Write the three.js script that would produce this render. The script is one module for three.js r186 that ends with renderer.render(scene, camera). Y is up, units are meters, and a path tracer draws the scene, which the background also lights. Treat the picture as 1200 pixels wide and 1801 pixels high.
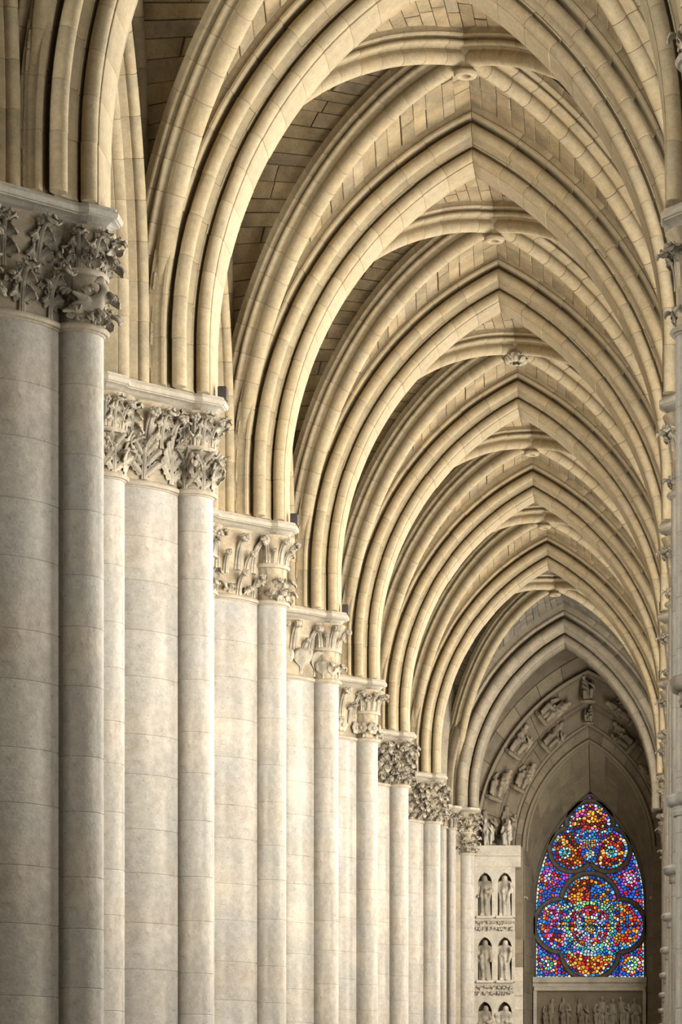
import * as THREE from 'three';
import { RectAreaLightUniformsLib } from 'three/addons/lights/RectAreaLightUniformsLib.js';
import { MarchingCubes } from 'three/addons/objects/MarchingCubes.js';
import { mergeGeometries, mergeVertices, toCreasedNormals } from 'three/addons/utils/BufferGeometryUtils.js';
import { FontLoader } from 'three/addons/loaders/FontLoader.js';
import { TextGeometry } from 'three/addons/geometries/TextGeometry.js';

// ---------------------------------------------------------------- camera, sky, lights, exposure
const EYE = 1.6, F = 5000, VX = 1150, VY = 2025, BAY = 7.2;
const scene = new THREE.Scene();
const camera = new THREE.PerspectiveCamera(2 * Math.atan(VY / F) * 180 / Math.PI, VX / VY, 0.1, 200);
camera.setViewOffset(2 * VX, 2 * VY, 0, 0, 1200, 1801);      // a level camera with a risen, shifted lens
camera.position.set(0, EYE, 0);
camera.updateProjectionMatrix();
scene.add(camera);
const renderer = new THREE.WebGLRenderer({ antialias: true });
renderer.shadowMap.enabled = true;
renderer.toneMapping = THREE.LinearToneMapping;
renderer.toneMappingExposure = 0.86;
scene.background = new THREE.Color(0.92, 0.97, 1.0);
scene.backgroundIntensity = 1.35;
RectAreaLightUniformsLib.init();
const depth = (i) => (i <= 7 ? (i + 3.02) * BAY : 80.6);      // metres from the camera to pier i
function windowLight(x, y, z, w, h, yaw, color, power) {
  const l = new THREE.RectAreaLight(color, power, w, h);
  l.position.set(x, y, z);
  l.lookAt(x + Math.sin(yaw), y, z + Math.cos(yaw));
  l.castShadow = true;
  scene.add(l);
  return l;
}
const midZ = (i) => -(depth(i) + depth(i + 1)) / 2;
// daylight through the windows of the aisle wall, one per bay (index of the bay's nearer pier), and of the far side of the nave
const RIGHT_WINDOWS = [[-2, 0.3], [-1, 1], [0, 4], [1, 20], [2, 20], [3, 19], [4, 19], [5, 19], [6, 18], [7, 19]];
const LEFT_WINDOWS = [[-2, 20], [-1, 40], [0, 9], [1, 2], [2, 2], [3, 2], [4, 2], [5, 2], [6, 2], [7, 2]];
const RIGHT_COLOR = (i) => new THREE.Color().setRGB(1.0, i < 2 ? 0.97 : 0.945, i < 2 ? 0.92 : 0.86);
const LEFT_COLOR = new THREE.Color().setRGB(1.0, 0.97, 0.89);
for (const [i, p] of RIGHT_WINDOWS) windowLight(0.72, 9.4, midZ(i), 3.6, 8.6, -Math.PI / 2, RIGHT_COLOR(i), p);
for (const [i, p] of LEFT_WINDOWS) windowLight(-19.5, i > 0 ? 6.0 : 10.2, midZ(i), 3.6, i > 0 ? 6.0 : 8.6, Math.PI / 2, LEFT_COLOR, p);

// ---------------------------------------------------------------- helpers
let seed = 7;
const rnd = () => { seed |= 0; seed = (seed + 0x6d2b79f5) | 0; let t = Math.imul(seed ^ (seed >>> 15), 1 | seed); t = (t + Math.imul(t ^ (t >>> 7), 61 | t)) ^ t; return ((t ^ (t >>> 14)) >>> 0) / 4294967296; };
const rr = (a, b) => a + (b - a) * rnd();
const pick = (a) => a[Math.floor(rnd() * a.length)];
const V3 = (x, y, z) => new THREE.Vector3(x, y, z);
const names = {};
function numbered(n) { const k = names[n] ?? 0; names[n] = k + 1; return k ? n + '_' + String(k).padStart(3, '0') : n; }
function tag(o, label, category, group) { o.userData = { label, category }; if (group) o.userData.group = group; return o; }
function thing(name, label, category, group, pos = [0, 0, 0]) {
  const o = new THREE.Group(); o.name = numbered(name); o.position.set(...pos); tag(o, label, category, group); scene.add(o); return o;
}
const partCount = new Map();
function part(name, geometry, material, parent, label) {
  const m = new THREE.Mesh(geometry, material);
  let c = partCount.get(parent); if (!c) partCount.set(parent, c = {});
  const k = c[name] ?? 0; c[name] = k + 1;
  m.name = k ? name + '_' + String(k).padStart(3, '0') : name;
  m.castShadow = m.receiveShadow = true;
  if (label) m.userData.label = label;
  parent.add(m);
  return m;
}
function struct(name, geometry, material, parent) {
  if (parent) return part(name, geometry, material, parent);
  const m = new THREE.Mesh(geometry, material); m.name = numbered(name); m.userData.kind = 'structure'; m.castShadow = m.receiveShadow = true; scene.add(m); return m;
}
const box = (x0, x1, y0, y1, z0, z1) => { const g = new THREE.BoxGeometry(x1 - x0, y1 - y0, z1 - z0); g.translate((x0 + x1) / 2, (y0 + y1) / 2, (z0 + z1) / 2); boxUV(g); return g; };
function boxUV(g) {   // uv in metres from the dominant direction of the normal
  if (!g.attributes.normal) g.computeVertexNormals();
  const p = g.attributes.position, n = g.attributes.normal, uv = new Float32Array(p.count * 2);
  for (let i = 0; i < p.count; i++) {
    const ax = Math.abs(n.getX(i)), ay = Math.abs(n.getY(i)), az = Math.abs(n.getZ(i));
    uv[2 * i] = ax > ay && ax > az ? p.getZ(i) : p.getX(i);
    uv[2 * i + 1] = ay >= ax && ay >= az ? p.getZ(i) : p.getY(i);
  }
  g.setAttribute('uv', new THREE.BufferAttribute(uv, 2));
  return g;
}
// ---------------------------------------------------------------- textures (grain, stains, pits of limestone)
function lattice(n, s) { const a = new Float32Array(n * n); let q = s * 7919 + 13; for (let i = 0; i < n * n; i++) { q = (Math.imul(q, 1664525) + 1013904223) | 0; a[i] = (q >>> 8) / 16777216; } return a; }
function noiseField(N, cellsX, cellsY, s) {
  const n = Math.max(cellsX, cellsY), L = lattice(n, s), out = new Float32Array(N * N), sm = (t) => t * t * (3 - 2 * t);
  for (let y = 0; y < N; y++) { const fy = y / N * cellsY, y0 = Math.floor(fy), ty = sm(fy - y0), ya = y0 % cellsY, yb = (y0 + 1) % cellsY;
    for (let x = 0; x < N; x++) { const fx = x / N * cellsX, x0 = Math.floor(fx), tx = sm(fx - x0), xa = x0 % cellsX, xb = (x0 + 1) % cellsX;
      out[y * N + x] = (L[ya * n + xa] * (1 - tx) + L[ya * n + xb] * tx) * (1 - ty) + (L[yb * n + xa] * (1 - tx) + L[yb * n + xb] * tx) * ty; } }
  return out;
}
function stoneTexture(s, { streak = 0, blotch = 0.5, pits = 1, tint = [0, 0, 0], dirt = 0 } = {}) {
  const N = 512, a = noiseField(N, 4, 4, s), b = noiseField(N, 11, 11, s + 1), c = noiseField(N, 37, 37, s + 2), d = noiseField(N, 128, 128, s + 3), e = noiseField(N, 26, 2, s + 4), f = noiseField(N, 70, 70, s + 5), k = noiseField(N, 7, 7, s + 6);
  const col = new Uint8Array(N * N * 4), bump = new Uint8Array(N * N * 4);
  for (let i = 0; i < N * N; i++) {
    let v = 0.86 + blotch * (0.16 * (a[i] - 0.5) + 0.12 * (b[i] - 0.5)) + 0.07 * (c[i] - 0.5) + 0.07 * (d[i] - 0.5) + streak * 0.16 * (e[i] - 0.5);
    const pit = f[i] > 0.86 && d[i] > 0.45 ? pits : 0; v -= pit * 0.16;
    const dk = dirt * Math.max(0, b[i] * 0.6 + k[i] * 0.6 - 0.55) * 1.6; v -= dk * 0.5;
    const w = (a[i] - 0.5) + (k[i] - 0.5);
    col[4 * i] = Math.min(255, Math.max(0, 255 * (v + 0.018 * w + tint[0]))); col[4 * i + 1] = Math.min(255, Math.max(0, 255 * (v + tint[1]))); col[4 * i + 2] = Math.min(255, Math.max(0, 255 * (v - 0.022 * w + tint[2]))); col[4 * i + 3] = 255;
    const h = 128 + 70 * (c[i] - 0.5) + 60 * (d[i] - 0.5) + 60 * (b[i] - 0.5) - 50 * pit; bump[4 * i] = bump[4 * i + 1] = bump[4 * i + 2] = Math.min(255, Math.max(0, h)); bump[4 * i + 3] = 255;
  }
  const make = (data, srgb) => { const t = new THREE.DataTexture(data, N, N); t.wrapS = t.wrapT = THREE.RepeatWrapping; t.magFilter = t.minFilter = THREE.LinearFilter; if (srgb) t.colorSpace = THREE.SRGBColorSpace; t.needsUpdate = true; return t; };
  return { map: make(col, true), bump: make(bump, false) };
}
function stone(tex, rgb, size = 2.4, bumpScale = 0.006, rough = 0.92) {
  const m = new THREE.MeshStandardMaterial({ roughness: rough, side: THREE.FrontSide });
  m.color.setRGB(...rgb);
  const key = 'k' + size; tex[key] ??= [tex.map, tex.bump].map((t) => { const c = t.clone(); c.repeat.set(1 / size, 1 / size); c.needsUpdate = true; return c; });
  m.map = tex[key][0]; m.bumpMap = tex[key][1]; m.bumpScale = bumpScale;
  return m;
}
const TX = {
  pier: stoneTexture(11, { streak: 1.1, blotch: 0.4, pits: 0.6 }),
  arch: stoneTexture(23, { blotch: 0.6, pits: 0.4 }),
  web: stoneTexture(37, { blotch: 1.1, pits: 0.8, dirt: 0.35 }),
  carved: stoneTexture(51, { blotch: 1.2, pits: 0.4, dirt: 0.6 }),
};
const shade = (c, k) => c.map((x) => x * k);
const PIER = [0.445, 0.402, 0.335], WARM = [0.41, 0.326, 0.195], WEB = [0.375, 0.285, 0.155];
const M = {
  pier: [stone(TX.pier, PIER, 2.4), stone(TX.pier, [0.43, 0.388, 0.322], 2.4), stone(TX.pier, [0.455, 0.412, 0.34], 2.4), stone(TX.pier, [0.442, 0.405, 0.342], 2.4)],
  mortar: stone(TX.pier, [0.42, 0.38, 0.31], 1.0),
  arch: [stone(TX.arch, WARM), stone(TX.arch, shade(WARM, 0.95), 1.9), stone(TX.arch, [0.42, 0.338, 0.208], 2.1), stone(TX.arch, [0.395, 0.31, 0.18], 2.6)],
  archDark: stone(TX.arch, [0.46, 0.36, 0.23]),
  web: [stone(TX.web, WEB, 1.6, 0.012), stone(TX.web, shade(WEB, 0.9), 1.3, 0.012), stone(TX.web, [0.375, 0.285, 0.155], 1.9, 0.012), stone(TX.web, [0.35, 0.26, 0.14], 1.5, 0.012), stone(TX.web, [0.36, 0.28, 0.17], 1.5, 0.012)],
  webMortar: stone(TX.web, [0.20, 0.15, 0.08], 1.2, 0.012),
  carved: [stone(TX.carved, [0.42, 0.36, 0.265], 0.8, 0.004), stone(TX.carved, [0.33, 0.28, 0.205], 0.7, 0.004), stone(TX.carved, [0.50, 0.43, 0.31], 0.9, 0.004)],
  bell: stone(TX.carved, [0.37, 0.31, 0.215], 1.1, 0.005),
  bellWarm: stone(TX.carved, [0.45, 0.365, 0.24], 1.1, 0.005),
  abacus: [stone(TX.arch, [0.42, 0.38, 0.30], 1.5), stone(TX.arch, [0.41, 0.355, 0.265], 1.5)],
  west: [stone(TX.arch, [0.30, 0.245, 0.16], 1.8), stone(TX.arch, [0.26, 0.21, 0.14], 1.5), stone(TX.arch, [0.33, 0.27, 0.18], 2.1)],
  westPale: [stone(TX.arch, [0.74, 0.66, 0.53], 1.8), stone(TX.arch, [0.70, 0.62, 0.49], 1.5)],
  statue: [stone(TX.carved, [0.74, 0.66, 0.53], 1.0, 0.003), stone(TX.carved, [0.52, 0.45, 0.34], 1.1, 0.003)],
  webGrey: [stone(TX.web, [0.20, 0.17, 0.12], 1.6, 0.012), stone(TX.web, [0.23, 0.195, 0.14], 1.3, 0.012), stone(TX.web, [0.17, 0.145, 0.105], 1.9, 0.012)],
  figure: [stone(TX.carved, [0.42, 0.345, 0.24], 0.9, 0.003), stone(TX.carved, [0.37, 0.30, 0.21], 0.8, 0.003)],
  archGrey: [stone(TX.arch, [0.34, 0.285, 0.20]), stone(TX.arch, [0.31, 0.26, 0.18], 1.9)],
  tracery: stone(TX.carved, [0.20, 0.17, 0.14], 0.9, 0.003),
  plaster: stone(TX.pier, [0.26, 0.23, 0.18], 3),
  floor: stone(TX.pier, [0.16, 0.14, 0.11], 3),
  stub: stone(TX.carved, [0.07, 0.055, 0.045], 0.5, 0.003),
  iron: new THREE.MeshStandardMaterial({ color: 0x1e1a16, roughness: 0.6, metalness: 0.7 }),
};

// ---------------------------------------------------------------- pointed arches
const arcPts = (cx, cy, r, a0, a1, n) => Array.from({ length: n + 1 }, (_, i) => { const a = (a0 + (a1 - a0) * i / n) * Math.PI / 180; return [cx + r * Math.cos(a), cy + r * Math.sin(a)]; });
const mirrorPts = (half) => [...half.map(([u, v]) => [-u, v]).reverse(), ...half];   // half runs from the bottom outward and up; the result runs anticlockwise
// profiles: u across the arch, v outward from the soffit
const PROFILE = {
  inner: mirrorPts([[0.285, 0], [0.298, 0.006], [0.3, 0.03], ...arcPts(0.355, 0.092, 0.082, -140, 95, 12), [0.25, 0.16], [0.21, 0.178], [0.24, 0.198], [0.39, 0.205], [0.40, 0.222], [0.28, 0.24]]),
  outer: mirrorPts([[0.36, 0.222], [0.405, 0.224], [0.415, 0.25], [0.54, 0.325], ...arcPts(0.64, 0.342, 0.09, -165, 95, 14), [0.56, 0.405], [0.50, 0.43], [0.50, 0.47], [0.58, 0.492], [0.74, 0.498], [0.76, 0.515], [0.76, 0.545], [0.735, 0.56], [0.735, 0.72]]),
  rib: mirrorPts([...arcPts(0, 0.108, 0.108, -84, 38, 9), [0.075, 0.2], [0.085, 0.222], [0.135, 0.228], ...arcPts(0.165, 0.268, 0.036, -100, 80, 6), [0.14, 0.315], [0.15, 0.335], [0.235, 0.35], [0.245, 0.37], [0.235, 0.39], [0.235, 0.5]]),
  wallRib: mirrorPts([...arcPts(0, 0.095, 0.095, -84, 40, 8), [0.075, 0.17], [0.085, 0.19], [0.15, 0.2], [0.16, 0.3]]),
};
PROFILE.arcade = mirrorPts([[0.20, 0], ...arcPts(0.245, 0.095, 0.085, -118, 95, 10), [0.215, 0.18], [0.285, 0.2], [0.40, 0.25], ...arcPts(0.455, 0.335, 0.08, -128, 95, 10), [0.42, 0.42], [0.42, 0.6]]);
for (const k of ['inner', 'outer']) PROFILE[k + 'Big'] = PROFILE[k].map(([u, v]) => [u * 1.15, v * 1.35]);
function insetProfile(P, c) {
  return P.map((p, i) => {
    const a = P[(i + P.length - 1) % P.length], b = P[(i + 1) % P.length];
    let n1 = [p[1] - a[1], a[0] - p[0]], n2 = [b[1] - p[1], p[0] - b[0]];   // outward normals of an anticlockwise polygon
    const l1 = Math.hypot(...n1) || 1, l2 = Math.hypot(...n2) || 1; n1 = n1.map((x) => x / l1); n2 = n2.map((x) => x / l2);
    let nx = n1[0] + n2[0], ny = n1[1] + n2[1]; const l = Math.hypot(nx, ny) || 1;
    return [p[0] - c * nx / l, p[1] - c * ny / l];
  });
}
// rings: list of {P profile, at(u, v) -> Vector3, s}; joins them into one closed block
function loft(rings, crease = 0.7) {
  const n = rings[0].P.length, pos = [], uv = [], idx = [];
  let per = [0]; for (let i = 0; i < n; i++) { const a = rings[0].P[i], b = rings[0].P[(i + 1) % n]; per.push(per[i] + Math.hypot(b[0] - a[0], b[1] - a[1])); }
  for (const r of rings) for (let i = 0; i <= n; i++) { const p = r.at(...r.P[i % n]); pos.push(p.x, p.y, p.z); uv.push(per[i], r.s); }
  for (let k = 0; k + 1 < rings.length; k++) for (let i = 0; i < n; i++) { const a = k * (n + 1) + i, b = a + 1, c = a + n + 1, d = c + 1; idx.push(a, b, d, a, d, c); }
  const tri = THREE.ShapeUtils.triangulateShape(rings[0].P.map(([x, y]) => new THREE.Vector2(x, y)), []);
  const last = (rings.length - 1) * (n + 1);
  for (const t of tri) { idx.push(t[0], t[2], t[1]); idx.push(last + t[0], last + t[1], last + t[2]); }
  let g = new THREE.BufferGeometry(); g.setAttribute('position', new THREE.Float32BufferAttribute(pos, 3)); g.setAttribute('uv', new THREE.Float32BufferAttribute(uv, 2)); g.setIndex(idx);
  return toCreasedNormals(g, crease);
}
const cache = new Map();
const cached = (key, make) => { let g = cache.get(key); if (!g) cache.set(key, g = make()); return g; };
class HalfArch {   // springs at (x, y0, z), rises straight to s0, then along a circle of radius R towards (dx, dz) until `span` is covered
  constructor(x, z, dx, dz, span, R, y0, s0) { const l = Math.hypot(dx, dz); Object.assign(this, { x, z, dx: dx / l, dz: dz / l, span, R, y0, s0 }); }
  end(v) { return Math.acos((this.R - this.span) / (this.R + v)); }
  point(f, v = 0, u = 0) {   // f: share of the way from springing to crown
    const st = this.s0 - this.y0, r = this.R + v, e = this.end(v), t = f * (st + r * e); let a, y;
    if (t < st) { a = this.R - r; y = this.y0 + t; } else { const th = (t - st) / r; a = this.R - r * Math.cos(th); y = this.s0 + r * Math.sin(th); }
    return V3(this.x + this.dx * a - this.dz * u, y, this.z + this.dz * a + this.dx * u);
  }
  voussoirs(parent, name, key, n, mats, { stilts = 1, scatter = 0.0025, clip = true, from = 0 } = {}) {
    const P = PROFILE[key], e = this.end(0), c = 0.008, w = 0.007, Q = insetProfile(P, c), R = this.R;
    const at = (th) => (u, v) => V3(-(R + v) * Math.cos(th), (R + v) * Math.sin(th), u);
    const block = (th0, th1, crown) => {
      const k = w / R, rows = 3, rings = [{ P: Q, at: at(th0), s: 0 }];
      for (let i = 0; i <= rows; i++) {
        const q = i / rows, lo = th0 + k, s = q * (th1 - th0) * R;
        rings.push({ P, s, at: (u, v) => { const hi = (crown ? Math.acos((R - this.span) / (R + v)) : th1) - k; return at(lo + (hi - lo) * q)(u, v); } });
      }
      rings.push({ P: Q, s: (th1 - th0) * R, at: (u, v) => at(crown ? Math.acos((R - this.span) / (R + v)) : th1)(u, v) });
      return loft(rings);
    };
    const yaw = new THREE.Quaternion().setFromAxisAngle(V3(0, 1, 0), Math.atan2(-this.dz, this.dx)), Z = V3(0, 0, 1);
    const place = (m, th) => { m.quaternion.copy(yaw).multiply(new THREE.Quaternion().setFromAxisAngle(Z, -th)); const j = 1 + rr(-scatter, scatter) * 0.3; m.position.set(this.x + this.dx * R - parent.position.x, this.s0 - parent.position.y, this.z + this.dz * R - parent.position.z); m.scale.set(j, j, 1); };
    const st = this.s0 - this.y0, sh = st / stilts;
    const tall = cached(`st|${key}|${R}|${sh}`, () => { const lift = (y) => (u, v) => V3(-(R + v), y, u); return loft([{ P: Q, at: lift(0), s: 0 }, { P, at: lift(w), s: w }, { P, at: lift(sh - w), s: sh }, { P: Q, at: lift(sh), s: sh }]); });
    for (let k = 0; k < stilts; k++) { const m = part(name, tall, pick(mats), parent); place(m, 0); m.position.y -= st - k * sh; }
    const dt = e / n, g = cached(`v|${key}|${R}|${dt}`, () => block(0, dt, false)), crown = clip && cached(`c|${key}|${R}|${dt}|${this.span}`, () => block(e - dt, e, true));
    for (let k = from; k < n; k++) { const top = clip && k === n - 1, m = part(name, top ? crown : g, pick(mats), parent); place(m, top ? 0 : k * dt); }
  }
}
const SPRING = 9.55 + EYE, AX = -2.735, SOFFIT_L = -5.585;
const arches = {};
function archSpec(i) {
  if (i === 8) return { ax: -2.52, hs: 2.45, R: 5.03, s0: 10.0 + EYE, y0: 9.67 + EYE, big: true };
  if (i === 7) return { ax: -2.68, hs: 2.74, R: 5.4, s0: 10.12 + EYE, y0: SPRING };
  const lift = { 3: 0.0, 4: 0.05, 5: 0.04, 6: -0.06 }[i] ?? 0;
  return { ax: AX, hs: 2.85, R: 5.5, s0: 10.14 + EYE + lift, y0: SPRING };
}
for (let i = 0; i <= 8; i++) { const s = archSpec(i), z = -depth(i); arches[i] = { ...s, z, left: new HalfArch(s.ax - s.hs, z, 1, 0, s.hs, s.R, s.y0, s.s0), right: new HalfArch(s.ax + s.hs, z, -1, 0, s.hs, s.R, s.y0, s.s0) }; }

const PIER_X = (i) => (i === 7 ? -6.62 : -6.81);
const pierNames = ['', 'nearest left pier, under the lobed-leaf capital', 'second left pier under the palm-leaf capital', 'third left pier under the knobbed crocket capital', 'fourth left pier under the smooth volute capital', 'fifth left pier under the rosette capital', 'sixth left pier, first with dense small foliage', 'seventh left pier, second with dense small foliage'];

// ---------------------------------------------------------------- the shell: floor, walls, roofs
const WEST = 83.6, EAST = 9;
struct('floor', box(-22, 2, -0.3, 0, -WEST - 3, EAST), M.floor);
struct('wall_east', box(-22, 2, 0, 28, EAST, EAST + 0.6), M.plaster);
struct('wall_nave_far', box(-22.4, -21.6, 0, 28, -WEST - 3, EAST), M.plaster);
struct('ceiling_nave', box(-22, -6.4, 27.4, 28, -WEST - 3, EAST), M.plaster);
struct('ceiling_roof', box(-7.2, 2, 19.2, 19.7, -WEST - 3, EAST), M.plaster);
// wall between nave and aisle, above the piers, with a pointed opening per bay
const arcadeSpec = (i) => { const zc = midZ(i), L = depth(i + 1) - depth(i), hs = L / 2 - 1.13, R = 4.7; return { zc, hs, R, s0: 10.3 + EYE }; };
{
  const sh = new THREE.Shape(); const zFar = -depth(8) - 1.2;
  sh.moveTo(EAST, 28); sh.lineTo(zFar, 28); sh.lineTo(zFar, SPRING);
  for (let i = 7; i >= -3; i--) {
    const { zc, hs, R, s0 } = arcadeSpec(i), r = R + 0.35, e = Math.acos((R - hs) / r), pts = [];
    sh.lineTo(zc - hs - 0.35, SPRING); sh.lineTo(zc - hs - 0.35, s0);
    for (let k = 1; k <= 14; k++) { const t = e * k / 14; pts.push([R - hs - r * Math.cos(t), s0 + r * Math.sin(t)]); }
    for (const [a, y] of pts) sh.lineTo(zc + a, y);
    for (const [a, y] of pts.slice(0, -1).reverse()) sh.lineTo(zc - a, y);
    sh.lineTo(zc + hs + 0.35, s0); sh.lineTo(zc + hs + 0.35, SPRING);
  }
  sh.lineTo(EAST, SPRING);
  const g = new THREE.ExtrudeGeometry(sh, { depth: 0.72, bevelEnabled: false, curveSegments: 8 });
  g.rotateY(-Math.PI / 2); g.translate(-6.46, 0, 0);   // shape x becomes world z
  boxUV(g); struct('wall_arcade', g, M.plaster);
}
// aisle wall on the right with a tall window in every bay
{
  const sh = new THREE.Shape(); sh.moveTo(EAST, 0); sh.lineTo(EAST, 19.7); sh.lineTo(-WEST - 0.2, 19.7); sh.lineTo(-WEST - 0.2, 0); sh.closePath();
  const outline = (zc) => { const pts = [[zc - 1.8, 6.0], [zc - 1.8, 12.2]]; for (let k = 1; k <= 10; k++) { const t = k / 10 * 1.159; pts.push([zc + 1.2 - 3 * Math.cos(t), 12.2 + 3 * Math.sin(t)]); } const half = pts.slice(); for (const [a, y] of half.slice(0, -1).reverse()) pts.push([2 * zc - a, y]); return pts; };
  for (const [i] of RIGHT_WINDOWS) { const h = new THREE.Path(); outline(midZ(i)).forEach(([a, y], k) => (k ? h.lineTo(a, y) : h.moveTo(a, y))); sh.holes.push(h); }
  const g = new THREE.ExtrudeGeometry(sh, { depth: 0.75, bevelEnabled: false }); g.rotateY(-Math.PI / 2); g.translate(1.55, 0, 0); boxUV(g);
  struct('wall_right', g, M.plaster);
  let n = 2;
  for (const [i, p] of RIGHT_WINDOWS) {
    const zc = midZ(i), c = RIGHT_COLOR(i), glass = new THREE.MeshStandardMaterial({ color: 0x8a8f90, roughness: 0.3, emissive: c, emissiveIntensity: 0.4 });
    const s2 = new THREE.Shape(); outline(zc).forEach(([a, y], k) => (k ? s2.lineTo(a, y) : s2.moveTo(a, y)));
    const pg = new THREE.ExtrudeGeometry(s2, { depth: 0.02, bevelEnabled: false }); pg.rotateY(-Math.PI / 2); pg.translate(1.3, 0, 0);
    const w = new THREE.Group(); w.name = 'window_' + n++; w.userData.kind = 'structure'; scene.add(w);
    part('window_glass', pg, glass, w); part('mullion', box(1.15, 1.28, 6, 15, zc - 0.08, zc + 0.08), M.plaster, w);
  }
}
// nave's far arcade wall with its lit windows
for (const [i, p] of LEFT_WINDOWS) {
  const zc = midZ(i), w = new THREE.Group(); w.name = 'window_' + (i + 20); w.userData.kind = 'structure'; scene.add(w);
  part('window_glass', box(-19.8, -19.7, 5.8, 14.6, zc - 1.85, zc + 1.85), new THREE.MeshStandardMaterial({ color: 0x8a8f90, emissive: LEFT_COLOR, emissiveIntensity: 0.4 }), w);
  part('window_frame', mergeGeometries([box(-20.1, -19.6, 5.5, 5.8, zc - 2.1, zc + 2.1), box(-20.1, -19.6, 14.6, 15, zc - 2.1, zc + 2.1), box(-20.1, -19.6, 5.8, 14.6, zc - 2.1, zc - 1.85), box(-20.1, -19.6, 5.8, 14.6, zc + 1.85, zc + 2.1)]), M.plaster, w);
}
{
  const parts = [box(-20.4, -19.9, 0, 5.8, -WEST - 3, EAST), box(-20.4, -19.9, 14.6, 28, -WEST - 3, EAST)];
  for (let i = -3; i <= 8; i++) { const z = -depth(Math.min(i, 7)) - (i === 8 ? 8.4 : 0); parts.push(box(-20.4, -19.9, 5.8, 14.6, z - 1.8, z + 1.8)); }
  struct('wall_nave', mergeGeometries(parts), M.plaster);
}

// ---------------------------------------------------------------- vaults
const FORM_X = -6.42;
function ribsOf(i) {   // the four half ribs and the four half wall ribs of bay i..i+1
  const z0 = -depth(i), z1 = -depth(i + 1), zc = (z0 + z1) / 2, A = arches[i], B = arches[i + 1], ax = i === 7 ? -2.66 : -2.63;
  const ribs = [], walls = [];
  const crown = 15.16 + EYE - (i === 7 ? 0.1 : 0), s0 = 10.0 + EYE;
  for (const [arch, z, sz] of [[A, z0, -1], [B, z1, 1]]) for (const sx of [-1, 1]) {
    const x = arch.ax + sx * (arch.hs + 0.52), zz = z + sz * 0.66, dx = ax - x, dz = zc - zz, span = Math.hypot(dx, dz), rise = crown - s0, R = (rise * rise + span * span) / (2 * span);
    ribs.push({ h: new HalfArch(x, zz, dx, dz, span, R, arch.y0, s0), sx, sz, arch });
    const wx = arch.ax + sx * (arch.hs + 0.83), wz = z + sz * 0.60, ws = Math.abs(zc - wz), wr = 4.0, wR = (wr * wr + ws * ws) / (2 * ws);
    walls.push({ h: new HalfArch(wx, wz, 0, zc - wz, ws, wR, arch.y0, 12.3 + EYE), sx, sz });
  }
  return { ribs, walls, zc, ax, crown };
}
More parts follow.
